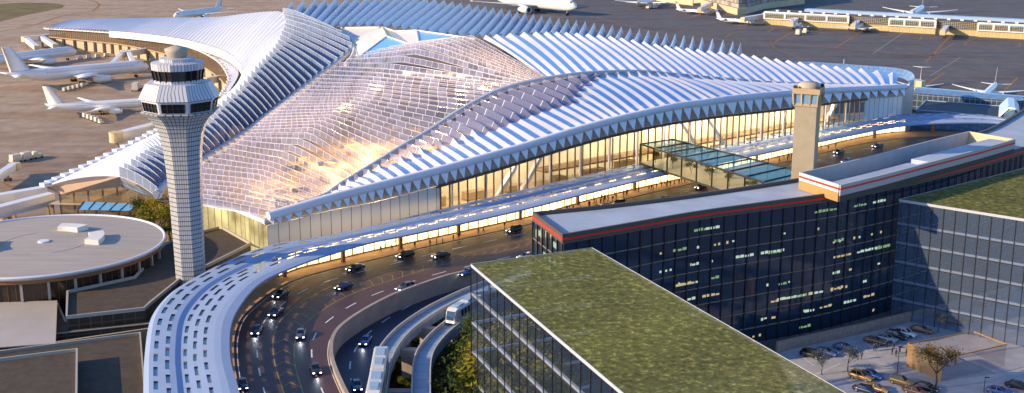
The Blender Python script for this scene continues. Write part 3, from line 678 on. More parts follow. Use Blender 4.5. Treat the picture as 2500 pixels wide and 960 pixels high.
for k in range(12):
    u = .24+.74*k/12; p = can.at(u, .55); q_ = pave.at(max(0, min(1, u)), .3)
    mb.box((p.x, p.y, 8.2), (.8, .8, 5.4), .7); mb.cut()
mb.build_each('column', mat('terracotta_column', (.32, .16, .09), .6), CA)
# ---- parapet wall between the two roads
wallL = [road.b(i/150) for i in range(0, 100)]
W = [Vector((p.x, p.y, 1.5)) for p in wallL]
mb = MB(); rail(mb, W, .7, 5.6); wo = tag(mb.build('parapet_wall', M['concrete']), 'curved tan concrete parapet wall between the upper and lower roads', 'wall')
# ---- lower road
HL = 3.0
low = Pairs([((905, 1080, 3), (905, 1085)), ((868, 1015), (905, 1020)), ((838, 960), (910, 965)), ((812, 900), (925, 900)), ((810, 855), (950, 858)), ((842, 808), (985, 815)), ((918, 758), (1040, 765)), ((1020, 714), (1110, 722)), ((1150, 676), (1195, 697)), ((1300, 640), (1320, 668)), ((1450, 598), (1480, 640))], HL, HL)
low = Pairs([(tuple(P(*a[:2], 7.2)) , b) for a, b in []] or [((872, 1080), (925, 1085)), ((860, 1035), (918, 1030)), ((838, 970), (915, 970)), ((806, 915), (922, 912)), ((800, 868), (945, 866)), ((832, 820), (985, 812)), ((912, 770), (1040, 760)), ((1017, 722), (1118, 716)), ((1147, 683), (1200, 690)), ((1300, 645), (1330, 662)), ((1450, 602), (1490, 632))], HL, HL)
mb = MB(); rows = [[low.at(i/100, t) for t in (-.04, .33, .66, 1.12)] for i in range(101)]; mb.grid(rows); tag(mb.build('lower_road', M['asphalt_low']), kind='structure')
mb = MB(); dashes(mb, low, .42, .05, .9, 4.0, 5., .28); strip(mb, t_line(low, .93, .05, .9, 200), .15); tag(mb.build('road_marking', mat('road_blue_white', (.5, .62, .8), .5)), kind='structure')
mb = MB(); rail(mb, [low.at(i/100, 1.1)+Vector((0, 0, -3)) for i in range(0, 95)], .5, 3.9); tag(mb.build('retaining_wall', M['concrete']), 'low concrete retaining wall along the inner edge of the lower road', 'wall')
# ---- train guideways
def guideway(name, label, pxs, h, w):
    o = thing(name, label, 'guideway', tuple(P(*pxs[len(pxs)//2], h)))
    L = line(pxs, 70, h); mb = MB(); rows = []; n = len(L); ed = [[], []]
    for i, p in enumerate(L):
        t = (L[min(i+1, n-1)]-L[max(i-1, 0)]); t.z = 0; t.normalize(); r = Vector((t.y, -t.x, 0))
        rows.append([p-r*w/2+Vector((0, 0, -1.5)), p-r*w/2, p+r*w/2, p+r*w/2+Vector((0, 0, -1.5)), p-r*w/2+Vector((0, 0, -1.5))])
        ed[0].append(p-r*(w/2-.12)); ed[1].append(p+r*(w/2-.12))
    uv = [[(i*1.1, j*1.) for j in range(5)] for i in range(n)]
    mb.grid(rows, smooth=False, uvs=uv); mb.build('deck', M['deck'], o)
    for e in ed:
        mb = MB(); rail(mb, e, .24, .75); mb.build('parapet', M['rail_c'], o)
    return o, L
M['deck'] = gridmat('guideway_deck', (.24, .32, .42), (.18, .24, .32), 2.2, 60, .12, .5, 0, .1)
M['rail_c'] = mat('guideway_rim', (.5, .46, .42), .6, var=.1, scale=.4)
g1, L1 = guideway('train_guideway', 'outer curved guideway beside the lower road, two white train cars on it', [(905, 1040), (921, 957), (936, 880), (976, 820), (1044, 768), (1122, 727), (1190, 699), (1300, 655), (1400, 618)], 7.5, 3.5)
g2, L2 = guideway('train_guideway', 'inner curved guideway carrying the longer white train towards the glass building', [(1030, 1040), (1028, 957), (1033, 880), (1058, 836), (1100, 797), (1150, 764), (1215, 733), (1330, 690), (1440, 650)], 7.5, 3.4)
bents = []
for (a, b) in (((935, 895), (1030, 893)), ((958, 842), (1046, 846)), ((1012, 796), (1094, 803)), ((1085, 752), (1130, 775)), ((915, 975), (1028, 975))):
    pass
labels = ['concrete portal frame under the guideways nearest the small train', 'concrete portal frame between the guideways, middle one with one wide leg in full view', 'concrete portal frame under the guideways just below the long train', 'short concrete frame between the guideways beside the long train']
for k, (a, b, col) in enumerate((((922, 962), (1028, 962), (975, 1000)), ((948, 858), (1040, 862), (993, 890)), ((1000, 800), (1080, 812), (1040, 835)), ((1066, 756), (1130, 778), (1095, 790)))):
    pa, pb = P(*a, 6.1), P(*b, 6.1); mid = pa.lerp(pb, .55)
    o = thing('portal_frame', labels[k], 'portal frame', (mid.x, mid.y, 0), group='concrete frames carrying the guideways')
    mb = MB(); mb.beam(pa, pb, 1.7, 1.4); mb.build('crossbeam', M['concrete'], o)
    mb = MB(); mb.beam(Vector((mid.x, mid.y, 0)), Vector((mid.x, mid.y, 5.4)), 1.8, 2.6, up=(pb-pa)); mb.build('column', M['concrete'], o)
# ================================================================== control tower (tall, tiled, flared)
M['tower_tile'] = gridmat('tower_tile', (.43, .44, .49), (.08, .08, .045), 1, 1.05, .095, .45, 0, .06)
M['tower_roof'] = gridmat('tower_roof', (.55, .56, .62), (.2, .2, .2), .25, 100, .03, .4, 0, .05)
M['dark_glass'] = mat('dark_glass', (.012, .014, .02), .08, spec=.6)
M['stone'] = mat('tower_stone', (.42, .37, .28), .7, var=.1, scale=.5)
tb = P(467, 688, 7)
CT = thing('control_tower', 'tall pale tiled control tower with flared top and twelve-sided dark glass cab', 'control tower', (tb.x, tb.y, 0))
K = (-(240)*0)  # tower height set from the traced top
def zt(y): 
    d = math.hypot(tb.x, tb.y); r_ = ray(430, y); t = tb.y/r_.y; return CAM_H+r_.z*t
def rad(px): return px/2*tb.y/FPX*1.02
NS = 24; rot = R(15)
prof = [(rad(74), 5), (rad(74), zt(690)), (rad(76), zt(600)), (rad(80), zt(500)), (rad(88), zt(410)), (rad(96), zt(360)), (rad(108), zt(325)), (rad(128), zt(300)), (rad(158), zt(282)), (rad(184), zt(272))]
mb = MB(); 
# eight flat sides, each divided into panels by the joints
prof2 = []
for (r0, z0), (r1, z1) in zip(prof, prof[1:]):
    for k in range(3): prof2.append((r0+(r1-r0)*k/3, z0+(z1-z0)*k/3))
prof2.append(prof[-1])
def octo(mb, prof, n=8, rot=0., m=0, per=4., c=(tb.x, tb.y), smooth=False, top=True):
    base = 0
    for (r0, z0), (r1, z1) in zip(prof, prof[1:]):
        hh = math.hypot(r1-r0, z1-z0)
        for k in range(n):
            a, b = rot+2*math.pi*k/n, rot+2*math.pi*(k+1)/n
            q = [(c[0]+r0*math.cos(a), c[1]+r0*math.sin(a), z0), (c[0]+r0*math.cos(b), c[1]+r0*math.sin(b), z0), (c[0]+r1*math.cos(b), c[1]+r1*math.sin(b), z1), (c[0]+r1*math.cos(a), c[1]+r1*math.sin(a), z1)]
            mb.face(q, m, uv=[(k*per, base), ((k+1)*per, base), ((k+1)*per, base+hh), (k*per, base+hh)])
        base += hh
    if top:
        r1, z1 = prof[-1]; mb.face([(c[0]+r1*math.cos(rot+2*math.pi*k/n), c[1]+r1*math.sin(rot+2*math.pi*k/n), z1) for k in range(n)], m, uv=[(0.3, 0.3)]*n)
o8 = R(22.5+4)
octo(mb, prof2, 8, o8, per=6); mb.build('shaft', M['tower_tile'], CT)
mb = MB(); octo(mb, [(rad(186), zt(272)), (rad(192), zt(268)), (rad(178), zt(266))], 8, o8, per=4); mb.build('ledge', M['tower_tile'], CT)
lowcab = MB(); octo(lowcab, [(rad(172), zt(268)), (rad(184), zt(238))], 8, o8, top=False); cab = lowcab.build('lower_cab', M['white_panel'], CT)
for k in range(8):
    a, b = o8+2*math.pi*k/8, o8+2*math.pi*(k+1)/8; mb = MB()
    def cp(t, r, z): return Vector((tb.x, tb.y, z))+(Vector((math.cos(a), math.sin(a), 0)).lerp(Vector((math.cos(b), math.sin(b), 0)), t))*r
    z0, z1 = zt(264), zt(242); r0, r1 = rad(172)+(rad(12))*.13+.12, rad(172)+rad(12)*.87+.12
    mb.face([cp(.12, r0, z0), cp(.88, r0, z0), cp(.88, r1, z1), cp(.12, r1, z1)], 0)
    for t in (.12, .31, .5, .69, .88): mb.beam(cp(t, r0+.1, z0), cp(t, r1+.1, z1), .16, .16, 1)
    mb.beam(cp(.12, (r0+r1)/2, (z0+z1)/2), cp(.88, (r0+r1)/2, (z0+z1)/2), .1, .1, 1)
    mb.build('window', [M['dark_glass'], M['dark_metal']], cab)
mb = MB(); octo(mb, [(rad(196), zt(236)), (rad(158), zt(200)), (rad(150), zt(199))], 8, o8, per=2); mb.build('skirt_roof', M['tower_roof'], CT)
mb = MB(); octo(mb, [(rad(118), zt(201)), (rad(118), zt(192))], 12, 0, per=1); mb.build('upper_collar', M['tower_roof'], CT)
mb = MB(); octo(mb, [(rad(114), zt(194)), (rad(124), zt(168))], 12, 0, per=1); uc = mb.build('upper_cab', M['dark_glass'], CT)
mb = MB()
for k in range(12):
    for s in range(2):
        a = 2*math.pi*(k+s*.5)/12; c_, s_ = math.cos(a), math.sin(a); f = 1 if s == 0 else math.cos(math.pi/12)
        mb.beam((tb.x+c_*(rad(114)*f+.08), tb.y+s_*(rad(114)*f+.08), zt(194)), (tb.x+c_*(rad(124)*f+.08), tb.y+s_*(rad(124)*f+.08), zt(168)), .3, .3)
mb.build('mullion', M['dark_metal'], uc)
mb = MB(); octo(mb, [(rad(126), zt(168)), (rad(128), zt(152)), (rad(108), zt(149))], 12, 0, per=1); mb.build('parapet', M['tower_roof'], CT)
mb = MB(); octo(mb, [(rad(84), zt(150)), (rad(84), zt(141)), (rad(60), zt(140))], 12, 0, per=1); mb.build('roof_drum', M['tower_roof'], CT)
mb = MB(); mb.lathe([(rad(38), zt(143)), (rad(48), zt(136)), (rad(56), zt(124)), (rad(56), zt(119)), (rad(30), zt(114)), (rad(4), zt(110))], 24, (tb.x, tb.y, 0)); mb.build('radome', M['stone'], CT)
# ================================================================== old square tower
p0 = P(1955, 440, 30); dd = p0.y+7; ob = Vector((ray(1962, 440).x/ray(1962, 440).y*dd, dd, 0))
OT = thing('control_tower', 'slim tan square control tower with blue glass cab behind the hotel roof', 'control tower', tuple(ob))
def zo(y): r_ = ray(1962, y); return CAM_H+r_.z*dd/r_.y
ro = R(-24); wS = 6.0*dd/283*.93
mb = MB(); mb.box((ob.x, ob.y, zo(252)/2), (wS*.9, wS*.9, zo(252)), ro, taper=1.0); mb.build('shaft', mat('tan_stone', (.33, .28, .2), .65, var=.08, scale=.4), OT)
mb = MB(); zc = (zo(252)+zo(226))/2; hcab = zo(226)-zo(252)
mb.box((ob.x, ob.y, zc), (wS*.96, wS*.96, hcab), ro, 0); mb.build('cab_window', mat('cab_blue_glass', (.16, .3, .45), .1, spec=.6), OT)
mb = MB()
for k in range(4):
    for t in (-.5, -.17, .17, .5):
        a = ro+k*math.pi/2; ca, sa = math.cos(a), math.sin(a); x0, x1 = wS*.5, wS*.58
        lp = lambda x, y: (ob.x+x*ca-y*sa, ob.y+x*sa+y*ca)
        q0 = lp(x0*.98, t*wS*.98); q1 = lp(x1*.9, t*wS*1.06)
        mb.beam((q0[0], q0[1], zo(253)), (q1[0], q1[1], zo(225)), .35 if abs(t) < .4 else .5, .3)
mb.build('cab_frame', M['tan'], OT)
mb = MB(); mb.box((ob.x, ob.y, (zo(226)+zo(213))/2), (wS*1.12, wS*1.12, zo(213)-zo(226)), ro); mb.box((ob.x, ob.y, zo(253)), (wS*1.0, wS*1.0, .6), ro); mb.build('cornice', M['tan'], OT)
mb = MB(); mb.lathe([(2.7*wS/6, zo(213)), (2.7*wS/6, zo(205)), (2.3*wS/6, zo(203)), (2.2*wS/6, zo(201)), (0.01, zo(200))], 20, (ob.x, ob.y, 0)); mb.build('roof_drum', M['stone'], OT)
mb = MB()
for k in range(4):
    a = ro+math.pi/4+k*math.pi/2; mb.box((ob.x+math.cos(a)*wS*.66, ob.y+math.sin(a)*wS*.66, zo(212)), (.7, .9, 1.), ro); mb.cut()
mb.build_each('roof_light', M['dark_metal'], OT)
# ================================================================== hotel: long curved dark glass block
HH = 30.0; HA = 31.0; HB = 27.0
M['hotel_glass'] = mat('hotel_glass', (.014, .032, .06), .06, spec=.8)
M['roof_pale'] = mat('roof_pale', (.36, .42, .5), .7, var=.16, scale=.12, detail=9)
M['red_trim'] = mat('red_trim', (.8, .025, .015), .5)
M['spandrel'] = mat('spandrel', (.26, .18, .13), .5)
front_px = [(1376, 577), (1550, 547), (1700, 521), (1865, 498), (2030, 475), (2200, 443), (2350, 407), (2500, 363), (2640, 315)]
back_px = [(1303, 523), (1500, 503), (1700, 478), (1950, 440), (2100, 410), (2230, 375), (2380, 330), (2450, 300), (2560, 230)]
FRL = line(front_px, 90, HH); BKL = line(back_px, 90, HH)
HO = thing('hotel', 'long curved dark glass hotel with red roof line and scattered lit windows', 'hotel', (FRL[20].x, FRL[20].y, 0))
mb = MB()
for L in (FRL, list(reversed(BKL))):
    for a, b in zip(L, L[1:]): mb.face([plan(a, 0), plan(b, 0), plan(b, HH-1.3), plan(a, HH-1.3)])
mb.face([plan(BKL[0], 0), plan(FRL[0], 0), plan(FRL[0], HH-1.3), plan(BKL[0], HH-1.3)])
mb.build('glass_wall', M['hotel_glass'], HO)
mb = MB(); NF = 8; fh = (HH-1.3)/NF
endL = [BKL[0].lerp(FRL[0], i/6) for i in range(7)]
ring = endL[:-1]+FRL
for k in range(NF+1):
    L = [plan(p, k*fh-.11) for p in ring]; rail(mb, L, .3, .2)
mb.build('floor_band', M['spandrel'], HO)
mb = MB(); cum_ = [0]
for a, b in zip(FRL, FRL[1:]): cum_.append(cum_[-1]+(b-a).length)
def at_len(L, cum, s):
    for i in range(len(cum)-1):
        if s <= cum[i+1]: return L[i].lerp(L[i+1], (s-cum[i])/(cum[i+1]-cum[i]))
    return L[-1]
s = 0; k = 0
while s < cum_[-1]-1:
    p = at_len(FRL, cum_, s); q = at_len(FRL, cum_, s+.5); t = (q-p).normalized(); n_ = Vector((t.y, -t.x, 0))
    mb.beam(plan(p, 0)+n_*.2, plan(p, HH-1.4)+n_*.2, .15 if k % 3 else .24, .16, up=n_); s += 3.0; k += 1
for i in range(7):
    p = endL[i]; t = (FRL[0]-BKL[0]).normalized(); n_ = Vector((t.y, -t.x, 0)); mb.beam(plan(p, 0)+n_*.2, plan(p, HH-1.4)+n_*.2, .2, .3, up=n_)
mb.build('mullion', M['dark_metal'], HO)
# lit windows: short runs of glowing panes
LW = [emat('lit_window_cool', (.7, .95, .8), .5), emat('lit_window_warm', (1, .8, .45), .4), emat('lit_window_green', (.5, .85, .45), .3)]
px_runs = [(1793, 1845, 612), (1855, 1920, 600), (1648, 1700, 705), (1712, 1760, 722), (1930, 1975, 703), (1925, 1968, 720), (1975, 2015, 697), (2025, 2065, 682), (1962, 1992, 762), (1998, 2035, 752), (2055, 2095, 742), (2103, 2140, 727), (1950, 1985, 778), (2030, 2085, 618), (2088, 2130, 608), (2130, 2180, 588), (1985, 2050, 507), (2080, 2120, 515), (2125, 2170, 503), (2035, 2065, 568), (1645, 1690, 708), (1990, 2050, 800), (1905, 1945, 820), (2130, 2180, 612), (1880, 1905, 742), (1370, 1440, 572), (2100, 2150, 590), (1900, 1960, 822)]
dots = [(1613, 615), (1660, 613), (1745, 607), (1755, 608), (1775, 606), (1612, 668), (1626, 667), (1637, 663), (1685, 675), (1700, 700), (2085, 585), (2098, 583), (2128, 577), (2150, 572), (2035, 600), (2050, 595), (1870, 780), (1890, 782), (1885, 790), (1860, 785), (1950, 815), (1840, 808), (1855, 815), (2030, 717), (2050, 716), (2065, 712)]
rw_ = random.Random(11)
extra = [(x, x+rw_.choice((5, 7, 10, 24, 40)), y) for x, y in [(rw_.uniform(1640, 2150), rw_.uniform(560, 800)) for _ in range(36)]]
runs = px_runs+[(x-3, x+4, y) for x, y in dots]+extra
for (x0, x1, y) in runs[:91]:
    # meet the curved front wall at the sighting of the run's middle, then lay the panes along it
    best = None
    for i in range(len(FRL)-1):
        a, b = FRL[i], FRL[i+1]; t = (b-a); t.z = 0; n_ = Vector((t.y, -t.x, 0)).normalized()
        p = on_plane((x0+x1)/2, y, plan(a), n_); al = (plan(p)-plan(a)).dot(t.normalized())
        if 0 <= al <= t.length: best = (i, cum_[i]+al, p.z); break
    if not best: continue
    i, s, z = best; Lm = (x1-x0)/FPX*plan(FRL[i]).length*1.15
    if not (.5 < z < HH-1.5): continue
    z = (math.floor(z/fh)*fh)+1.15+(.2 if (z/fh) % 1 > .3 else 0)
    mb = MB(); npn = max(1, int(Lm/1.0))
    for kx in range(npn):
        s0 = s-Lm/2+Lm*kx/npn; p = at_len(FRL, cum_, max(0, s0)); q = at_len(FRL, cum_, max(.2, s0+Lm/npn*.8)); t = (q-p).normalized(); n_ = Vector((t.y, -t.x, 0))*.05
        h_ = random.uniform(.35, .62)
        mb.face([plan(p, z)+n_, plan(q, z)+n_, plan(q, z+h_)+n_, plan(p, z+h_)+n_])
    mb.build('lit_window', random.choice(LW[:2] if x1-x0 < 12 else LW), HO)
# end windows with a warm glow
for k in range(6, 8):
    for j in range(4):
        if random.random() < .75:
            a, b = endL[j+1], endL[j+2] if j < 5 else endL[6]; n_ = Vector((-(b-a).y, (b-a).x, 0)).normalized()*-.06; z = k*fh+1.4
            mb = MB(); mb.face([plan(a.lerp(b, .1), z)+n_, plan(a.lerp(b, .9), z)+n_, plan(a.lerp(b, .9), z+1.1)+n_, plan(a.lerp(b, .1), z+1.1)+n_]); mb.build('lit_window', LW[0], HO)
# roof slab, red line and dark parapet
mb = MB()
for i in range(89): mb.face([FRL[i]+Vector((0, 0, -.35)), FRL[i+1]+Vector((0, 0, -.35)), BKL[i+1]+Vector((0, 0, -.35)), BKL[i]+Vector((0, 0, -.35))])
mb.build('roof', M['roof_pale'], HO)
mb = MB(); allr = list(reversed(BKL))+endL[1:-1]+FRL
rail(mb, [p+Vector((0, 0, -1.3)) for p in allr], .5, 1.75); mb.build('parapet', mat('dark_parapet', (.09, .075, .06), .5), HO)
mb = MB(); rl_ = [BKL[0]]+endL[1:-1]+FRL; rail(mb, [p+Vector((0, 0, -.75)) for p in rl_], .62, .42); mb.build('red_band', M['red_trim'], HO)
# penthouse: open walled box with red stripes
pf = line([(2050, 448), (2150, 424), (2269, 393), (2380, 364), (2477, 337)], 24, HH+3.6); pb_ = line([(1954, 418), (2060, 394), (2165, 368), (2270, 341), (2366, 318)], 24, HH+3.6)
ph = [plan(p, HH-.3) for p in pf]
PH = thing('roof_penthouse', 'open topped curved plant enclosure with red stripes on the hotel roof', 'penthouse', (pf[10].x, pf[10].y, HH))
mb = MB(); rail(mb, ph, .5, 1.3); mb.build('lower_wall', mat('penthouse_dark', (.055, .045, .04), .5), PH)
mb = MB(); rail(mb, [p+Vector((0, 0, 1.3)) for p in ph], .56, 2.3); mb.build('upper_wall', mat('penthouse_grey', (.45, .42, .4), .6), PH)
mb = MB(); endw = [plan(pb_[0], HH-.3), plan(pf[0], HH-.3)]; rail(mb, endw, .5, 2.0); mb.build('end_wall', mat('ochre_panel', (.42, .24, .08), .6), PH)
mb = MB(); rail(mb, [p+Vector((0, 0, 2.0)) for p in endw], .5, 1.6); mb.build('end_wall', M['warm_white'], PH)
mb = MB(); rail(mb, [p+Vector((0, 0, 2.55)) for p in endw], .58, .45); rail(mb, [p+Vector((0, 0, 2.5)) for p in ph], .64, .4); mb.build('red_band', M['red_trim'], PH)
mb = MB(); rail(mb, [plan(p, HH-.3) for p in pb_], .4, 3.6); mb.build('rear_wall', mat('rear_wall_grey', (.42, .4, .4), .7, var=.1, scale=.3), PH)
mb = MB(); rail(mb, [plan(pb_[-1], HH-.3), plan(pf[-1], HH-.3)], .4, 3.6); mb.build('end_wall', M['cream'], PH)
mb = MB(); inn = [pf[i].lerp(pb_[i], .22) for i in range(24)]; rail(mb, [plan(p, HH-.3) for p in inn[1:12]], 3.0, 3.0); mb.cut(); rail(mb, [plan(p, HH-.3) for p in inn[12:23]], 5.0, 3.3); mb.cut(); mb.build_each('plant_housing', M['roof_pale'], PH)
# ================================================================== glass buildings with green roofs
M['green_roof'] = None
def green():
    m, nt, out = nodes('sedum_roof'); tc = N(nt, 'ShaderNodeTexCoord'); b = N(nt, 'ShaderNodeBsdfPrincipled'); b.inputs['Roughness'].default_value = .9; b.inputs['Specular IOR Level'].default_value = .1
    n1 = N(nt, 'ShaderNodeTexNoise'); n1.inputs['Scale'].default_value = .9; n1.inputs['Detail'].default_value = 7; n1.inputs['Roughness'].default_value = .75
    n2 = N(nt, 'ShaderNodeTexNoise'); n2.inputs['Scale'].default_value = .06; n2.inputs['Detail'].default_value = 4
    for n in (n1, n2): nt.links.new(tc.outputs['Object'], n.inputs['Vector'])
    c1 = N(nt, 'ShaderNodeValToRGB'); c1.color_ramp.elements[0].position = .36; c1.color_ramp.elements[0].color = (.1, .105, .026, 1); c1.color_ramp.elements[1].position = .68; c1.color_ramp.elements[1].color = (.62, .6, .16, 1)
    e = c1.color_ramp.elements.new(.54); e.color = (.21, .21, .065, 1)
    c2 = N(nt, 'ShaderNodeValToRGB'); c2.color_ramp.elements[0].position = .3; c2.color_ramp.elements[0].color = (.75, .75, .7, 1); c2.color_ramp.elements[1].position = .7; c2.color_ramp.elements[1].color = (1.15, 1.15, 1.0, 1)
    nt.links.new(n1.outputs[0], c1.inputs[0]); nt.links.new(n2.outputs[0], c2.inputs[0])
    x = N(nt, 'ShaderNodeMix', data_type='RGBA', blend_type='MULTIPLY'); x.inputs[0].default_value = 1; nt.links.new(c1.outputs[0], x.inputs[6]); nt.links.new(c2.outputs[0], x.inputs[7])
    nt.links.new(x.outputs[2], b.inputs['Base Color'])
    bp = N(nt, 'ShaderNodeBump'); bp.inputs['Strength'].default_value = .6; bp.inputs['Distance'].default_value = .3; nt.links.new(n1.outputs[0], bp.inputs['Height']); nt.links.new(bp.outputs[0], b.inputs['Normal'])
    tr = N(nt, 'ShaderNodeBsdfTransparent'); ms = N(nt, 'ShaderNodeMixShader'); ms.inputs[0].default_value = .22
    nt.links.new(b.outputs[0], ms.inputs[1]); nt.links.new(tr.outputs[0], ms.inputs[2]); nt.links.new(ms.outputs[0], out.inputs[0]); return m
M['green_roof'] = green()
M['ghost_glass'] = glass('clear_facade', (.84, .88, .95), .78, (.07, .1, .16), .08, grid=False, spec=.5)
M['hazy_glass'] = glass('hazy_facade', (.8, .86, .98), .62, (.13, .18, .28), .12, grid=False, spec=.5)
M['slab_edge'] = mat('slab_edge', (.45, .47, .52), .5)
def glassblock(label, poly, walls, floors, org, step, HH, tint='ghost_glass'):
    o = thing('glass_building', label, 'glass building', org)
    mb = MB(); mb.prism(poly, HH-.5, HH, 1, 0, bottom=False); mb.build('green_roof', [M['green_roof'], M['slab_edge']], o)
    mb = MB(); rail(mb, [Vector((p[0], p[1], HH-.2)) for p in list(poly)+[poly[0]]], .12, .26); mb.build('roof_edge', M['slab_edge'], o)
    for i in walls:
        a, b = Vector((*poly[i], 0)), Vector((*poly[(i+1) % len(poly)], 0)); L = (b-a).length; t = (b-a)/L; n_ = Vector((t.y, -t.x, 0))
        cen = Vector((sum(p[0] for p in poly)/len(poly), sum(p[1] for p in poly)/len(poly), 0))
        if n_.dot(a-cen) < 0: n_ = -n_
        mb = MB(); mb.face([a, b, plan(b, HH-.5), plan(a, HH-.5)]); mb.build('glass_wall', M[tint], o)
        mb = MB(); k = 0; s = 0
        while s <= L+.01: mb.beam(a+t*s+n_*.1, plan(a+t*s, HH-.5)+n_*.1, .1 if k % 4 else .15, .12, up=n_); s += step; k += 1
        mb.build('mullion', M['dark_metal'], o)
        for z in floors:
            mb = MB(); mb.beam(plan(a, z)-n_*.25, plan(b, z)-n_*.25, .4, .45); mb.beam(plan(a, z-.3)+n_*.06, plan(b, z-.3)+n_*.06, .1, .16, 1); mb.build('floor_slab', [M['slab_edge'], M['dark_metal']], o)
    return o
A_, B_, C_, D_ = P(1150, 645, HA), P(1445, 605, HA), P(2065, 960, HA), P(1500, 960, HA)
far = (C_-B_).normalized()*30
gA = glassblock('clear glass building with a green planted roof in front, trees showing through its wall', [(A_.x, A_.y), (B_.x, B_.y), (C_.x+far.x, C_.y+far.y), (D_.x+far.x*.9, D_.y+far.y*.9)], (0, 3), [5.2, 10.3, 15.5, 20.7, 25.8], (A_.x, A_.y, 0), 3.3, HA)
E_, F_, H_ = P(2195, 487, HB), P(2500, 535, HB), P(2372, 443, HB)
ef = (F_-E_).normalized(); eh = (H_-E_).normalized()
F2 = E_+ef*42; H2 = E_+eh*60
gB = glassblock('clear glass building with a green planted roof on the right edge beside the hotel', [(E_.x, E_.y), (F2.x, F2.y), (F2.x+eh.x*60, F2.y+eh.y*60), (H2.x, H2.y)], (0,), [4.4, 8.7, 13, 17.3, 21.6], (E_.x, E_.y, 0), 2.5, HB, 'hazy_glass')
# ================================================================== rotunda and low roofs
M['rot_roof'] = mat('rotunda_roof', (.4, .35, .3), .7, var=.12, scale=.25, detail=8, stretch=(.3, 2.4, 1))
M['brown_roof'] = mat('brown_roof', (.075, .055, .036), .85, var=.25, scale=.5, detail=9)
M['parapet'] = mat('pale_parapet', (.42, .38, .32), .6)
rc = P(107, 597, 12); RR = 27.2
RO = thing('rotunda', 'round low building with a flat grey roof and dark brown glass drum', 'rotunda', (rc.x, rc.y, 0))
mb = MB(); mb.lathe([(RR, 11.4), (RR+.4, 11.7), (RR+.4, 12), (RR-.6, 12.05), (4, 12.6), (.01, 12.65)], 96, (rc.x, rc.y, 0), smooth=False); mb.build('roof', M['rot_roof'], RO)
mb = MB(); mb.tube([(rc.x+(RR+.1)*math.cos(2*math.pi*k/96), rc.y+(RR+.1)*math.sin(2*math.pi*k/96), 12.1) for k in range(97)], .32, 6, caps=False); mb.build('roof_edge', M['white_metal'], RO)
mb = MB(); mb.lathe([(RR-1, 0), (RR-1, 11.3)], 96, (rc.x, rc.y, 0), smooth=False); mb.build('glass_drum', mat('brown_glass', (.045, .022, .012), .15, spec=.6, var=.5, scale=.2), RO)
mb = MB(); mb.lathe([(RR-.2, 10.6), (RR-.2, 11.4)], 96, (rc.x, rc.y, 0), smooth=False); mb.build('copper_band', mat('copper_band', (.26, .11, .05), .4), RO)
for k in range(30):
    a = 2*math.pi*k/30+.07; mb = MB(); x, y = rc.x+(RR-.85)*math.cos(a), rc.y+(RR-.85)*math.sin(a)
    if y < rc.y+6: mb.box((x, y, 5.4), (.55, .55, 10.6), a); mb.build('column', mat('pier', (.4, .34, .28), .6) if k == 0 else bpy.data.materials.get('pier') or M['parapet'], RO)
mb = MB()
for k in range(96):
    a = 2*math.pi*k/96; x, y = rc.x+(RR-.92)*math.cos(a), rc.y+(RR-.92)*math.sin(a)
    if y < rc.y+4: mb.box((x, y, 5.4), (.1, .1, 10.6), a)
mb.build('mullion', M['brown_metal'], RO)
def arcbox(cx, cy, r0, r1, a0, a1, z0, z1, n=8):
    mb = MB(); pol = [(cx+r0*math.cos(a0+(a1-a0)*i/n), cy+r0*math.sin(a0+(a1-a0)*i/n)) for i in range(n+1)]+[(cx+r1*math.cos(a1-(a1-a0)*i/n), cy+r1*math.sin(a1-(a1-a0)*i/n)) for i in range(n+1)]
    for i in range(n):
        q_ = [pol[i], pol[i+1], pol[-2-i], pol[-1-i]]; mb.face([(x, y, z1) for x, y in q_])
    m_ = len(pol)
    for i in range(m_): a, b = pol[i], pol[(i+1) % m_]; mb.face([(a[0], a[1], z0), (b[0], b[1], z0), (b[0], b[1], z1), (a[0], a[1], z1)])
    return mb
for a0, a1 in ((R(-8), R(30)), (R(62), R(92)), (R(180), R(222))):
    arcbox(rc.x, rc.y, 10.2, 13.6, a0, a1, 12.2, 13.6).build('roof_hatch', M['warm_white'], RO)
mb = MB(); mb.lathe([(1.3, 12.5), (1.3, 12.95), (.01, 13)], 20, (rc.x, rc.y, 0), smooth=False); mb.build('roof_disc', M['white_metal'], RO)
mb = MB()
for k in range(48):
    a, b = 2*math.pi*k/48, 2*math.pi*(k+1)/48; z = lambda r: 12.66-(r-.01)*.0235+.02
    if (k//4) % 3: mb.face([(rc.x+r*math.cos(t), rc.y+r*math.sin(t), 12.62-(r-4)*.0255+.04) for r, t in ((9.3, a), (10, a), (10, b), (9.3, b))])
mb.build('roof_ring', M['parapet'], RO)
def flat_roof(name, label, pxs, h, m, wall=1.0, rim=.45, base=0., z_rim=.7, cat='flat roof building'):
    pl = [P(x, y, h) for x, y in pxs]; c = sum(pl, Vector())/len(pl)
    o = thing(name, label, cat, (c.x, c.y, base))
    mb = MB(); mb.prism([(p.x, p.y) for p in pl], base, h-.02, 1, 0); mb.build('roof', [m, M['annex_wall']], o)
    mb = MB(); rail(mb, [p+Vector((0, 0, -.1)) for p in pl+[pl[0]]], rim, z_rim); mb.build('parapet', M['parapet'], o)
    return o
M['annex_wall'] = gridmat('annex_wall', (.05, .04, .03), (.14, .1, .06), 2.2, 1.6, .1, .4, 0, .2)
M['pale_roof'] = mat('pale_roof', (.45, .4, .34), .5, var=.08, scale=.1)
flat_roof('low_building', 'brown flat roofed terrace with white parapet wrapping round the round building', [(165, 716), (163, 778), (352, 757), (366, 744), (440, 684), (428, 590), (400, 600), (330, 680)], 8, M['brown_roof'])
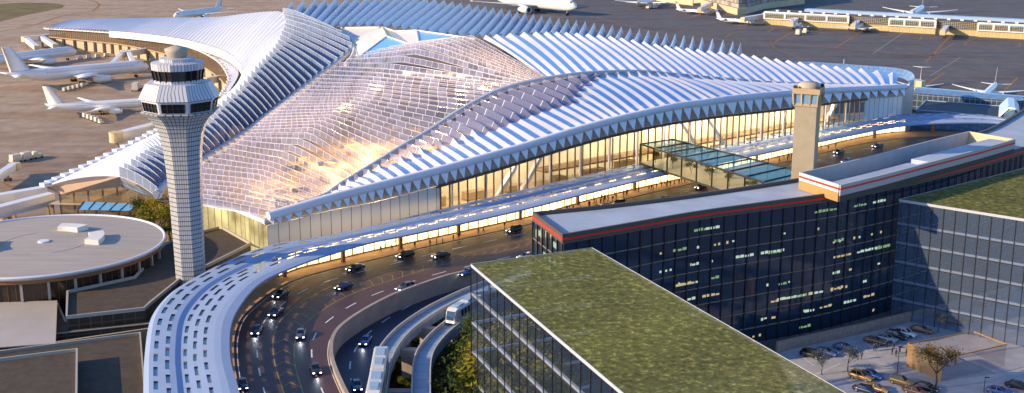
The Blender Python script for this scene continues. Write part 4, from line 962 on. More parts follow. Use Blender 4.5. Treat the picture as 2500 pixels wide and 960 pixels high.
flat_roof('low_building', 'dark lower roof strip between the round building and the white canopy', [(137, 735), (135, 815), (368, 790), (450, 690), (442, 686), (368, 748), (340, 770), (160, 785)], 5.5, M['brown_roof'], base=0, z_rim=.2)
flat_roof('low_building', 'pale flat roof at the left edge below the round building', [(-260, 745), (138, 735), (134, 838), (-260, 866)], 6.5, M['pale_roof'], z_rim=.15)
mb = MB(); a, b = P(135, 835, 7), P(372, 800, 7); rail(mb, [plan(a, 2), plan(b, 2)], .6, 5.0); tag(mb.build('screen_wall', M['tan']), 'tan screen wall behind the large brown roof at the bottom left', 'wall')
flat_roof('low_building', 'large brown flat roof with white parapet in the bottom left corner', [(-260, 898), (342, 818), (358, 1010), (-260, 1060)], 7, M['brown_roof'])
flat_roof('low_building', 'raised brown roof block standing on the large bottom left roof', [(-260, 915), (188, 858), (186, 1040), (-260, 1060)], 9, M['brown_roof'], base=7)
flat_roof('low_building', 'brown roof with pale parapet just right of the tall control tower base', [(470, 575), (540, 557), (612, 598), (505, 652), (470, 660)], 8.0, M['brown_roof'])
# pale loading canopies and corridor to the lower left of the terminal
def tubebridge(label, pts, w, h, name='walkway'):
    o = thing(name, label, 'walkway', tuple(plan(P(*pts[0]), 0))); L = [P(*p) for p in pts]
    mb = MB()
    for a, b in zip(L, L[1:]): mb.beam(a-Vector((0, 0, h/2)), b-Vector((0, 0, h/2)), w, h)
    mb.build('tunnel', M['warm_white'], o)
    mb = MB(); rail(mb, [p for p in L], w*.9, .18); mb.build('roof', M['white_metal'], o)
    mb = MB()
    for p in L: mb.beam((p.x, p.y, 0), (p.x, p.y, p.z-h), .7, .7, up=(1, 0, 0)); mb.cut()
    mb.build_each('column', M['tan'], o); return o
tubebridge('pale enclosed walkway leaving the terminal corner towards the left edge, farther one', [(-60, 487, 8), (30, 470, 8), (112, 456, 8.5)], 3.4, 3.0)
tubebridge('pale enclosed walkway leaving the terminal corner towards the left edge, nearer one', [(-60, 520, 8), (15, 500, 8), (125, 472, 8.5)], 3.4, 3.0)
mb = MB(); pc = P(10, 500, 6); mb.lathe([(1.6, 0), (1.6, 5.4), (2, 5.6), (2, 6), (.01, 6.1)], 20, (pc.x, pc.y, 0)); tag(mb.build('bollard_shelter', M['tan']), 'round tan rotunda post under the nearer pale walkway', 'post')
sk = [P(205, 492, 8), P(340, 498, 8), P(318, 515, 7), P(190, 512, 7)]
o = thing('glass_canopy', 'small sloping blue glass canopy between the round building and the terminal gable', 'canopy', tuple(plan(sk[0])))
mb = MB(); mb.face([sk[3], sk[2], sk[1], sk[0]]); mb.build('glass_roof', M['sky_glass'], o); mb = MB()
for i in range(6): mb.beam(sk[0].lerp(sk[1], i/5)+Vector((0, 0, .1)), sk[3].lerp(sk[2], i/5)+Vector((0, 0, .1)), .15, .15)
mb.build('frame', M['dark_metal'], o)
mb = MB(); [(mb.beam(plan(p), p, .25, .25, up=(1, 0, 0)), mb.cut()) for p in sk]; mb.build_each('post', M['dark_metal'], o)
# ================================================================== glass bridge
gz, gb0 = 18.2, 12.2
ga, gb_ = P(1563, 352, gz), P(1641, 340, gz); gc = P(2010, 432, gz); gd = P(1905, 458, gz)
GB = thing('glass_footbridge', 'glass footbridge with black frame and small trees inside over the road', 'footbridge', (ga.x, ga.y, gb0))
mb = MB(); n = 9
ea = [ga.lerp(gd, i/n) for i in range(n+1)]; eb = [gb_.lerp(gc, i/n) for i in range(n+1)]
for E in (ea, eb):
    mb.beam(E[0], E[-1], .4, .45); mb.beam(plan(E[0], gb0), plan(E[-1], gb0), .4, .5)
    for p in E: mb.beam(plan(p, gb0), p, .42, .42, up=(1, 0, 0))
for p, q_ in zip(ea, eb): mb.beam(p, q_, .36, .36); mb.beam(plan(p, gb0), plan(q_, gb0), .36, .36)
mb.build('frame', M['dark_metal'], GB)
mb = MB()
for E in (ea, eb): mb.face([plan(E[0], gb0), plan(E[-1], gb0), E[-1], E[0]])
mb.face([plan(ea[0], gb0), plan(eb[0], gb0), eb[0], ea[0]])
mb.build('glass_wall', glass('bridge_glass', (.97, .95, .85), .88, (.22, .2, .1), .05, grid=False), GB)
mb = MB(); mb.face([p-Vector((0, 0, .12)) for p in (ea[0], ea[-1], eb[-1], eb[0])]); mb.build('glass_roof', glass('bridge_roof_glass', (.6, .85, .9), .55, (.1, .4, .5), .05, grid=False, spec=.7), GB)
mb = MB(); mb.prism([(p.x, p.y) for p in (ea[0], ea[-1], eb[-1], eb[0])], gb0-.3, gb0+.25); mb.build('floor', mat('bridge_floor', (.6, .52, .34), .5), GB)
# ================================================================== aircraft
M['plane_white'] = mat('aircraft_white', (.8, .79, .76), .3, var=.03, scale=.3, coat=.2)
M['plane_grey'] = mat('engine_grey', (.5, .5, .5), .3, metal=.3)
M['tyre'] = mat('tyre', (.015, .015, .015), .8)
def wing_mb(root, tip, cr_, ct, th, mir=1, dih=0.):
    """root/tip: (x,y,z) of the leading edge; chords run to -x"""
    mb = MB(); rows = []
    for k in range(7):
        t = k/6; x = root[0]+(tip[0]-root[0])*t; y = (root[1]+(tip[1]-root[1])*t)*mir; z = root[2]+(tip[2]-root[2])*t+dih*t*t
        c = cr_+(ct-cr_)*(1-(1-t)**1.35); h = th*c
        rows.append([(x, y, z), (x-.12*c, y, z+h*.55), (x-.45*c, y, z+h*.6), (x-c, y, z), (x-.5*c, y, z-h*.3), (x-.1*c, y, z-h*.4)])
    mb.grid(rows, closed=True); mb.face(rows[-1]); mb.face(list(reversed(rows[0]))); return mb
def fin_mb(pts_root, pts_tip, th):
    mb = MB(); rows = []
    for k in range(4):
        t = k/3; a = Vector(pts_root[0]).lerp(Vector(pts_tip[0]), t); b = Vector(pts_root[1]).lerp(Vector(pts_tip[1]), t); h = th*(1-.5*t)
        rows.append([a, a.lerp(b, .3)+Vector((0, h, 0)), b, a.lerp(b, .3)-Vector((0, h, 0))])
    mb.grid(rows, closed=True); mb.face(rows[-1]); return mb
def make_plane(name, label, cat, L=70., r=3.1, span=62., ttail=False, rear_eng=False, zc=5.4):
    """nose at +x end, origin under the middle of the fuselage, on the ground"""
    o = thing(name, label, cat); ORG[o.name] = Vector((0, 0, 0)); mb = MB(); rows = []
    st = [(.5, .02, -.25), (.493, .28, -.2), (.48, .55, -.12), (.455, .83, -.04), (.42, .97, 0), (.38, 1, 0), (.1, 1, 0), (-.2, 1, 0), (-.28, .93, .07), (-.36, .72, .26), (-.43, .45, .45), (-.48, .22, .56), (-.5, .06, .6)]
    for x, k, dz in st:
        rows.append([(x*L, math.cos(2*math.pi*j/20)*r*k, zc+dz*r+math.sin(2*math.pi*j/20)*r*k*1.02) for j in range(20)])
    mb.grid(rows, closed=True); mb.face(rows[-1]); fus = mb.build('fuselage', M['plane_white'], o, weld=False)
    mb = MB(); 
    for sgn in (1, -1):
        mb.face([(.478*L, sgn*.12*r, zc+.42*r), (.468*L, sgn*.55*r, zc+.38*r), (.455*L, sgn*.62*r, zc+.62*r), (.464*L, sgn*.12*r, zc+.74*r)])
    mb.build('cockpit_window', M['dark_glass'], fus)
    mb = MB()
    for sgn in (1, -1):
        for k in range(34):
            x = (.36-.62*k/34)*L
            mb.face([(x, sgn*r*.975, zc+.3*r), (x+.006*L, sgn*r*.975, zc+.3*r), (x+.006*L, sgn*r*.95, zc+.42*r), (x, sgn*r*.95, zc+.42*r)])
    mb.build('window_row', mat('cabin_window', (.12, .11, .1), .3) if 'cabin_window' not in bpy.data.materials else bpy.data.materials['cabin_window'], fus)
    for mir in (1, -1):
        wing_mb((.13*L, r*.5, zc-.45*r), (-.16*L, span/2, zc+.05*r), .2*L, .04*L, .11, mir, dih=.35*r).build('wing', M['plane_white'], o)
        if not rear_eng:
            ey = span*.17; ex = .09*L; ez = zc-1.02*r; er = r*.56; mb = MB()
            mb.lathe([(0.01, 0)], 3) if False else None
            sec = [(.055, .8), (.06, .98), (.03, 1.05), (-.01, 1.0), (-.04, .75), (-.06, .5)]
            rows = [[(ex+x*L, mir*ey+math.cos(2*math.pi*j/16)*er*k, ez+math.sin(2*math.pi*j/16)*er*k) for j in range(16)] for x, k in sec]
            mb.grid(rows, closed=True); mb.face(rows[-1]); en = mb.build('engine', M['plane_white'], o)
            mb = MB(); mb.face([(ex+.05*L, mir*ey+math.cos(2*math.pi*j/16)*er*.82, ez+math.sin(2*math.pi*j/16)*er*.82) for j in range(16)]); mb.build('fan', M['dark_metal'], en)
            mb = MB(); mb.beam((ex+.03*L, mir*ey, ez+er*.8), (ex-.06*L, mir*ey, zc-.25*r), .5, 1.0); mb.build('pylon', M['plane_white'], en)
        else:
            mb = MB(); ex = -.27*L; ez = zc+.35*r; sec = [(.07, .8), (.075, 1), (.0, 1.02), (-.04, .8), (-.06, .55)]
            rows = [[(ex+x*L, mir*(r*1.55)+math.cos(2*math.pi*j/14)*r*.48*k, ez+math.sin(2*math.pi*j/14)*r*.48*k) for j in range(14)] for x, k in sec]
            mb.grid(rows, closed=True); mb.face(rows[0]); mb.face(rows[-1]); mb.build('engine', M['plane_grey'], o)
        ht = zc+.32*r if not ttail else zc+r*1.0+.17*L
        wing_mb((-.385*L if not ttail else -.47*L, 0.0, ht), (-.47*L if not ttail else -.53*L, span*.19, ht+.12*r), .09*L, .035*L, .09, mir).build('stabilizer', M['plane_white'], o)
    top = zc+r*.9+.165*L
    fin_mb([(-.33*L, 0, zc+.75*r), (-.475*L, 0, zc+.7*r)], [(-.455*L, 0, top), (-.515*L, 0, top)], .25*r*.5).build('tail_fin', M['plane_white'], o)
    for (gx, gy, n_) in ((.4*L, 0, 1), (-.02*L, .09*span, 2), (-.02*L, -.09*span, 2)):
        mb = MB(); gr = .22*r; mb.beam((gx, gy, gr), (gx, gy, zc-.8*r), .28, .28, up=(1, 0, 0))
        for i in range(n_):
            for s_ in (-1, 1):
                cx, cy = gx+(i-.5*(n_-1))*gr*2.4, gy+s_*gr*.9
                rows = [[(cx+math.cos(2*math.pi*j/10)*gr, cy+w_*gr*.4, gr+math.sin(2*math.pi*j/10)*gr) for j in range(10)] for w_ in (-1, 1)]
                mb.grid(rows, closed=True, m=1); mb.face(rows[0], 1); mb.face(rows[1], 1)
        mb.build('landing_gear', [M['plane_grey'], M['tyre']], o)
    return o
protos = {'w': (make_plane('airliner', 'x', 'airliner'), 70.), 'm': (make_plane('airliner', 'x', 'airliner', 50, 2.1, 44, zc=3.9), 50.), 'r': (make_plane('regional_jet', 'x', 'regional jet', 34, 1.45, 24, True, True, 2.7), 34.)}
used_p = set()
def place_plane(kind, nose, tail, label, hn=5.4, L=None, group='aircraft parked on the apron'):
    src, L0 = protos[kind]
    o = src if kind not in used_p else copy_tree(src); used_p.add(kind)
    a, b = P(*nose, hn), P(*tail, hn); d = a-b; d.z = 0
    if L: # only the nose and the heading are trusted
        b = a-d.normalized()*L; d = a-b; d.z = 0
    s = d.length/L0; c = (a+b)/2; o.location = (c.x, c.y, 0); o.rotation_euler = (0, 0, math.atan2(d.y, d.x)); o.scale = (s, s, s); o['label'] = label
    if group: o['group'] = group
    return o
place_plane('w', (363, 161), (16, 192), 'large white airliner in full view behind the tall control tower, nose to the concourse')
place_plane('w', (186, 122), (-60, 152), 'white airliner cut off by the left edge, nose under the jet bridges', L=66)
place_plane('w', (425, 37), (560, 19), 'white airliner half hidden behind the white sweeping roof, tail pointing right', L=64)
place_plane('w', (1407, 24), (1195, 4), 'white airliner at the top edge above the spiky roof ridge, nose pointing right')
place_plane('w', (2225, 34), (2283, 3), 'blue tinted airliner seen from behind beyond the long pier at the top right', L=66)
place_plane('m', (388, 247), (112, 264), 'smaller white airliner behind the tower, nearest the terminal, with baggage carts beside its wing', 3.9)
place_plane('m', (1600, 0), (1555, 12), 'white airliner cut by the top edge beside a tug, seen from behind', 3.9)
place_plane('m', (2108, 57), (2074, 80), 'twin jet nosed up to the cream pier by its second jet bridge', 3.9, L=42)
place_plane('m', (2402, 232), (2445, 192), 'white airliner seen tail first beyond the glass link at the right edge', 3.9, L=42)
place_plane('m', (2060, 205), (2058, 172), 'airliner of which only the tail fin stands above the striped roof', 3.9, L=40)
place_plane('r', (1733, 29), (1650, 24), 'small regional jet parked beside the upper jet bridge at the glazed building', 2.7)
place_plane('r', (1842, 53), (1748, 47), 'small regional jet parked in front of the lower jet bridge of the cream pier', 2.7)
place_plane('r', (1956, 58), (1922, 74), 'small regional jet seen from behind at the first jet bridge of the cream pier', 2.7, L=32)
place_plane('r', (2238, 218), (2248, 196), 'regional jet showing only its T shaped tail past the rounded terminal corner', 2.7, L=32)
# ================================================================== jet bridges
def jet_bridge(label, a, b, h=5.8, w=2.6, ht=2.8, rot_end='a', cab=True):
    A, B = P(*a, h), P(*b, h); o = thing('jet_bridge', label, 'jet bridge', (A.x, A.y, 0), group='jet bridges at the gates')
    mb = MB(); mb.beam(A-Vector((0, 0, ht/2)), B-Vector((0, 0, ht/2)), w, ht); mb.build('tunnel', M['warm_white'], o)
    mb = MB(); mb.beam(A+Vector((0, 0, .1)), B+Vector((0, 0, .1)), w*1.05, .18); mb.build('roof', M['white_metal'], o)
    mb = MB(); mb.lathe([(w*.8, h-ht-.2), (w*.8, h+.1), (w*.85, h+.15), (w*.85, h+.4), (.01, h+.5)], 16, (A.x, A.y, 0), smooth=False); mb.build('rotunda', M['cream'], o)
    mb = MB(); mb.beam((A.x, A.y, 0), (A.x, A.y, h-ht), 1., 1., up=(1, 0, 0)); mb.build('column', M['tan'], o)
    q_ = A.lerp(B, .75)
    mb = MB(); mb.beam((q_.x, q_.y, 0), (q_.x, q_.y, h-ht), .8, .8, up=(1, 0, 0)); mb.box((q_.x, q_.y, .5), (2.6, .8, 1.), .3); mb.build('drive_leg', M['brown_metal'], o)
    d = (B-A).normalized()
    mb = MB(); mb.box((B.x, B.y, h-ht/2), (3.2, 3.4, ht*1.1), math.atan2(d.y, d.x)); mb.build('cab', M['cream'], o); return o
jet_bridge('jet bridge with a round drum on a column between the tower and the parked airliners', (283, 325), (405, 294), 6.2, 3.2, 3.2)
jet_bridge('short jet bridge tucked behind the white roof eave beside the tower', (372, 322), (410, 310), 6.2, 2.6, 2.8)
jet_bridge('jet bridge dropping to the nose of the largest airliner, left one of a pair', (300, 124), (275, 152), 6.5, 2.2, 2.6)
jet_bridge('jet bridge dropping to the nose of the largest airliner, right one of a pair', (312, 124), (326, 150), 6.5, 2.2, 2.6)
jet_bridge('long level jet bridge crossing from the concourse wall to the largest airliner', (395, 112), (292, 128), 6.8, 3., 3.)
jet_bridge('jet bridge over the airliner at the left edge, left one of a pair', (62, 90), (90, 112), 6.8, 2.6, 2.8)
jet_bridge('jet bridge over the airliner at the left edge, right one of a pair', (102, 88), (135, 108), 6.8, 2.6, 2.8)
jet_bridge('level jet bridge joining the concourse tip to the pair over the left airliner', (150, 82), (60, 90), 7.2, 3., 3.)
jet_bridge('jet bridge crossing behind the tall tower to the curved concourse end', (548, 183), (505, 190), 7., 3., 3.)
jet_bridge('jet bridge leaning down from the glazed building at the top right', (1735, 6), (1708, 20), 6.5, 3., 3.)
jet_bridge('sloping jet bridge joining the rounded end of the cream pier', (1868, 34), (1815, 43), 6.5, 3., 3.)
jet_bridge('first jet bridge on the face of the cream pier', (1951, 38), (1932, 54), 6.5, 3., 3.)
jet_bridge('second jet bridge on the face of the cream pier', (2105, 43), (2083, 60), 6.5, 3., 3.)
jet_bridge('third jet bridge on the face of the cream pier', (2317, 57), (2302, 74), 6.5, 3., 3.)
jet_bridge('jet bridge by the rounded terminal corner at the T tailed jet', (2232, 196), (2248, 198), 6.5, 3., 3.)
# ================================================================== cream pier at the top right
M['blue_roof'] = mat('blue_roof', (.3, .42, .6), .35, var=.06, scale=.1)
M['pier_glass'] = gridmat('pier_glass', (.05, .06, .075), (.5, .4, .22), 1.4, 1.1, .09, .12, 0, .3)
M['pier_base'] = gridmat('pier_base', (.5, .4, .2), (.36, .28, .13), 2.4, 60, .12, .6, 0, .06)
fb0, fb1 = P(1872, 60, 0), P(2620, 103, 0); pt = (fb1-fb0).normalized(); pn = Vector((pt.y, -pt.x, 0)); PL = (fb1-fb0).length
PI_ = thing('airport_pier', 'long cream pier with white framed window bays and a blue roof strip', 'airport pier', tuple(fb0))
def pp(s, off, z): q_ = fb0+pt*s+pn*off; return Vector((q_.x, q_.y, z))
def pbox(mb, s0, s1, o0, o1, z0, z1, m=0):
    c = [pp(s0, o0, z0), pp(s1, o0, z0), pp(s1, o1, z0), pp(s0, o1, z0)]; mb.prism([(q_.x, q_.y) for q_ in c], z0, z1, m)
def s_of(x): # station of a sighting along the pier face
    return (on_plane(x, 60+(x-1872)*.0575, fb0, pn)-fb0).dot(pt)
mb = MB(); pbox(mb, 0, PL, -1.5, -22, 0, 7.6); mb.build('wall', M['pier_base'], PI_)
mb = MB(); pbox(mb, -2, PL, -.5, -23, 9.4, 9.8); mb.build('roof', mat('dark_roof', (.1, .09, .085), .8, var=.2, scale=.2), PI_)
mb = MB(); pbox(mb, 24, PL, -13, -21, 9.7, 11.8); mb.build('blue_roof', M['blue_roof'], PI_)
mb = MB(); pbox(mb, 2, PL, -1.0, -20, 4.2, 9.3); mb.build('window_band', M['pier_glass'], PI_)
bays = [(1868, 2072, 4), (2172, 2284, 3), (2388, 2620, 6)]
for x0, x1, n_ in bays:
    s0, s1 = s_of(x0), s_of(x1)
    mb = MB(); pbox(mb, s0, s1, 1.2, -3, 0, 4.2); b_ = mb.build('bay_base', M['pier_base'], PI_)
    mb = MB(); pbox(mb, s0, s1, 2.0, -3, 4.4, 9.6); bay = mb.build('window_bay', M['pier_glass'], PI_)
    mb = MB()
    mb.beam(pp(s0, 2.1, 4.6), pp(s1, 2.1, 4.6), .5, .7); mb.beam(pp(s0, 2.1, 9.5), pp(s1, 2.1, 9.5), .8, 1.)
    for k in range(n_+1): s_ = s0+(s1-s0)*k/n_; mb.beam(pp(s_, 2.15, 4.3), pp(s_, 2.15, 9.6), 1.3, .6, up=pn)
    mb.build('frame', M['warm_white'], bay)
    mb = MB(); mb.beam(pp(s0, 1.5, 8.5), pp(s1, 1.5, 8.5), 1.3, .5); mb.build('awning', M['blue_roof'], bay)
mb = MB()
for s_ in range(6, int(PL), 9): q_ = pp(s_, -5, 10.3); mb.box(q_, (2.2, 1.4, 1.0), math.atan2(pt.y, pt.x)); mb.cut()
mb.build_each('roof_vent', M['white_metal'], PI_)
# glazed building at the very top with a tan plinth
def ring_building(name, label, pxs, z0, z1, m, mr, cat):
    pl = [P(x, y, 0) for x, y in pxs]; o = thing(name, label, cat, tuple(pl[0]))
    mb = MB(); mb.prism([(p.x, p.y) for p in pl], z0, z1, 0, 1); mb.build('wall', [m, mr], o); return o, pl
o, pl = ring_building('terminal_hall', 'glazed hall with tan plinth at the top edge beside the cream pier', [(1690, 8), (1800, 37), (1818, 36), (1866, 22), (1964, 10), (1930, -30), (1740, -30)], 0, 5.2, M['cream'], M['tan'], 'terminal hall')
mb = MB(); c = sum(pl, Vector())/len(pl); in_ = [p.lerp(c, .06) for p in pl]; mb.prism([(p.x, p.y) for p in in_], 5.2, 20, 0)
mb.build('window_wall', gridmat('hall_windows', (.42, .38, .34), (.16, .1, .06), 3.2, 4.2, .25, .15, 0, .5), o)
mb = MB(); q0, q1 = P(1560, -3, 0), P(1692, 14, 0); rail(mb, [q0, q1], 1., 5); tag(mb.build('boundary_wall', M['cream']), 'long tan wall running to the glazed hall at the top edge', 'wall')
# ================================================================== buildings right of the terminal
M['navy_roof'] = mat('navy_roof', (.03, .035, .05), .6, var=.2, scale=.1)
M['link_glass'] = gridmat('link_glass', (.16, .27, .42), (.1, .16, .24), 2.0, 1.6, .1, .15, 0, .15)
l0, l1, l2, l3 = P(2236, 226, 9), P(2462, 246, 9), P(2500, 232, 9), P(2236, 211, 11)
LK = thing('glass_link', 'low glass link building with pale blue roof right of the terminal end', 'link building', (l0.x, l0.y, 0))
mb = MB(); lf = [P(2228, 227, 8.5), P(2480, 247, 8.5)]; lb_ = [P(2240, 212, 9.5), P(2520, 236, 9.5)]
mb.prism([(lf[0].x, lf[0].y), (lf[1].x, lf[1].y), (lb_[1].x, lb_[1].y), (lb_[0].x, lb_[0].y)], 0, 8.4); mb.build('glass_wall', gridmat('link_wall', (.05, .08, .12), (.22, .26, .3), 2.2, 2.6, .14, .12, 0, .2), LK)
mb = MB(); rows = [[lf[0].lerp(lf[1], i/20), lf[0].lerp(lf[1], i/20).lerp(lb_[0].lerp(lb_[1], i/20), .5)+Vector((0, 0, .8)), lb_[0].lerp(lb_[1], i/20)] for i in range(21)]
mb.grid(rows, uvs=[[(i*4, j*4) for j in range(3)] for i in range(21)]); mb.build('roof', M['link_glass'], LK)
mb = MB(); sd = [P(2228, 238, 5), P(2450, 262, 5), P(2455, 256, 5), P(2230, 232, 5)]; mb.prism([(p.x, p.y) for p in sd], 0, 5); mb.build('lean_to_roof', M['blue_roof'], LK)
nb = [P(2236, 270, 7), P(2330, 276, 7), P(2450, 296, 7), P(2470, 262, 7), P(2262, 246, 7)]
NB = thing('dark_roof_building', 'low building with a dark navy roof and white edge below the glass link', 'building', (nb[0].x, nb[0].y, 0))
mb = MB(); mb.prism([(p.x, p.y) for p in nb], 0, 7, 1, 0); mb.build('roof', [M['navy_roof'], M['link_glass']], NB)
mb = MB(); rail(mb, nb+[nb[0]], .4, .3); mb.build('roof_edge', M['blue_roof'], NB)
# folded white gatehouse roof
g = [P(2440, 284, 11.5), P(2462, 264, 15), P(2478, 266, 15), P(2490, 282, 11.5)]; back = Vector((10, 26, 0))
GH = thing('gatehouse', 'white and pale blue folded roof portal at the right edge behind the canopy', 'portal', (g[0].x, g[0].y, 0))
gb2 = [p+back for p in g]
mb = MB(); [mb.face([g[i], g[i+1], gb2[i+1], gb2[i]]) for i in range(3)]; mb.build('roof', mat('pale_blue_panel', (.45, .62, .75), .35), GH)
mb = MB(); mb.face(g+[plan(g[3], 5), plan(g[0], 5)][:0] if False else [plan(g[0], 0), g[0], g[1], g[2], g[3], plan(g[3], 0)]); mb.build('glass_front', M['link_glass'], GH)
mb = MB(); fg = [p+Vector((0, -.3, .1)) for p in g]; [mb.beam(a, b, .6, .6) for a, b in zip(fg, fg[1:])]; mb.build('frame', M['white_metal'], GH)
mb = MB(); mb.face([plan(g[0], 0), plan(gb2[0], 0), gb2[0], g[0]]); mb.face([plan(g[3], 0), plan(gb2[3], 0), gb2[3], g[3]]); mb.build('side_wall', M['warm_white'], GH)
# ================================================================== cars
GLASSC = mat('car_glass', (.01, .012, .016), .05, spec=.7)
PAINT = {k: mat('paint_'+k, c, .28, metal=.25, coat=.7) for k, c in dict(black=(.012, .012, .016), navy=(.02, .03, .09), blue=(.05, .11, .32), grey=(.12, .12, .15), silver=(.42, .44, .48), white=(.75, .75, .75), ochre=(.5, .26, .07), copper=(.32, .13, .05), dark=(.03, .025, .03)).items()}
HEADL = emat('headlight', (.85, .93, 1), 7.); TAILL = mat('tail_light', (.4, .01, .01), .3)
CHROME = mat('chrome', (.6, .6, .62), .2, metal=1)
def make_car(name, label, suv=False):
    o = thing(name, label, 'car'); ORG[o.name] = Vector((0, 0, 0))
    L, W = 4.75, 1.84; hb = .95 if not suv else 1.05; ht = 1.45 if not suv else 1.72
    # body shell: cross sections along the length (front at +x)
    pr = [(2.36, .34, .62, .72), (2.3, .28, .7, .86), (2.0, .22, .8, .93), (1.3, .2, hb-.02, .96), (.9, .2, hb, .97), (0, .2, hb+.02, .97), (-1.2, .2, hb+.03, .97), (-1.9, .22, hb+.02 if not suv else hb+.05, .95), (-2.28, .28, hb-.05, .88), (-2.37, .36, hb-.25, .78)]
    mb = MB(); rows = []
    for x, z0, z1, k in pr:
        w = W/2*k; rows.append([(x, -w*.86, z0), (x, -w, z0+.18), (x, -w, z0+(z1-z0)*.7), (x, -w*.9, z1), (x, 0, z1+.03), (x, w*.9, z1), (x, w, z0+(z1-z0)*.7), (x, w, z0+.18), (x, w*.86, z0)])
    mb.grid(rows, closed=True); mb.face(rows[0]); mb.face(list(reversed(rows[-1])))
    # roof
    x0, x1 = (.1, -1.05) if not suv else (.15, -1.7)
    rf = [[(x0, -.56, ht-.03), (x0, 0, ht), (x0, .56, ht-.03)], [((x0+x1)/2, -.6, ht), ((x0+x1)/2, 0, ht+.04), ((x0+x1)/2, .6, ht)], [(x1, -.56, ht-.04), (x1, 0, ht), (x1, .56, ht-.04)]]
    mb.grid(rf)
    bx0, bx1 = (.95, -1.85) if not suv else (1.0, -2.15)
    for s_ in (-1, 1):
        for xa, xb in ((bx0, x0), ((bx0+bx1)/2-.05, (x0+x1)/2), (bx1, x1)): mb.beam((xa, s_*.75, hb), (xb, s_*.575, ht-.02), .07, .09)
        mb.box((bx0-.25, s_*.98, hb+.06), (.14, .16, .12))
    body = mb.build('body', PAINT['black'], o)
    # greenhouse
    bx0, bx1 = (.95, -1.85) if not suv else (1.0, -2.15)
    mg = MB(); e = .015
    mg.face([(bx0, -.72, hb), (bx0, .72, hb), (x0, .56, ht-.035), (x0, -.56, ht-.035)]); mg.face([(bx1, .72, hb), (bx1, -.72, hb), (x1, -.56, ht-.045), (x1, .56, ht-.045)])
    for s_ in (-1, 1): mg.face([(bx0, s_*.74, hb), (bx1, s_*.74, hb), (x1, s_*.57, ht-.045), (x0, s_*.57, ht-.035)])
    mg.build('window', GLASSC, o)
    for wx in (1.42, -1.42):
        for s_ in (-1, 1):
            mw = MB(); rr = .34; cy_ = s_*.82
            rw = [[(wx+math.cos(2*math.pi*j/16)*rr*k, cy_+s_*y, rr+math.sin(2*math.pi*j/16)*rr*k) for j in range(16)] for y, k in ((-.1, 1), (.1, 1), (.12, .7))]
            mw.grid(rw, closed=True); wh = mw.build('wheel', M['tyre'], o)
            mr_ = MB(); mr_.face([(wx+math.cos(2*math.pi*j/16)*rr*.66, cy_+s_*.122, rr+math.sin(2*math.pi*j/16)*rr*.66) for j in range(16)]); mr_.build('rim', CHROME, wh)
    for s_ in (-1, 1):
        mh = MB(); mh.box((2.27, s_*.62, .64), (.2, .34, .14)); mh.build('headlight', HEADL, o)
        mt = MB(); mt.box((-2.3, s_*.62, .78), (.14, .34, .16)); mt.build('tail_light', TAILL, o)
    mgr = MB(); mgr.box((2.36, 0, .5), (.06, .7, .2)); mgr.build('grille', M['dark_metal'], o)
    return o
car_p = {False: make_car('car', 'x'), True: make_car('car', 'x', True)}
HEADOFF = mat('headlight_off', (.6, .62, .65), .1)
used_c = set()
def place_car(x, y, h, head, colour, label, group, suv=False, lit=True, beam=False, dz=0.):
    o = car_p[suv] if suv not in used_c else copy_tree(car_p[suv])
    used_c.add(suv)
    for ch in list(o.children):
        if ch.type == 'LIGHT': bpy.data.objects.remove(ch)
    p = P(x, y, h); o.location = (p.x, p.y, h+dz); o.rotation_euler = (0, 0, head); o['label'] = label; o['group'] = group
    for ch in o.children_recursive:
        base = ch.name.split('.')[0]
        if base == 'body': ch.material_slots[0].link = 'OBJECT'; ch.material_slots[0].material = PAINT[colour]
        if base == 'headlight': ch.material_slots[0].link = 'OBJECT'; ch.material_slots[0].material = HEADL if lit else HEADOFF
    if beam:
        l = bpy.data.lights.new('headlight_beam', 'SPOT'); l.energy = 110; l.color = (.85, .93, 1); l.spot_size = R(75); l.spot_blend = .8; l.shadow_soft_size = .15
        b = bpy.data.objects.new('headlight_beam', l); COL.objects.link(b); b.parent = o; b.location = (2.45, 0, .72); b.rotation_euler = (0, R(-62), 0); b.rotation_euler = (R(0), R(-68), 0)
    return o
def road_heading(x, y, pr, h):
    """direction of traffic (towards the viewer's left) at a sighting on the road"""
    p = P(x, y, h); best = min(range(401), key=lambda i: (pr.at(i/400, .5)-p).length)
    a, b = pr.at(min(1, best/400+.01), .5), pr.at(max(0, best/400-.01), .5); d = b-a; return math.atan2(d.y, d.x)
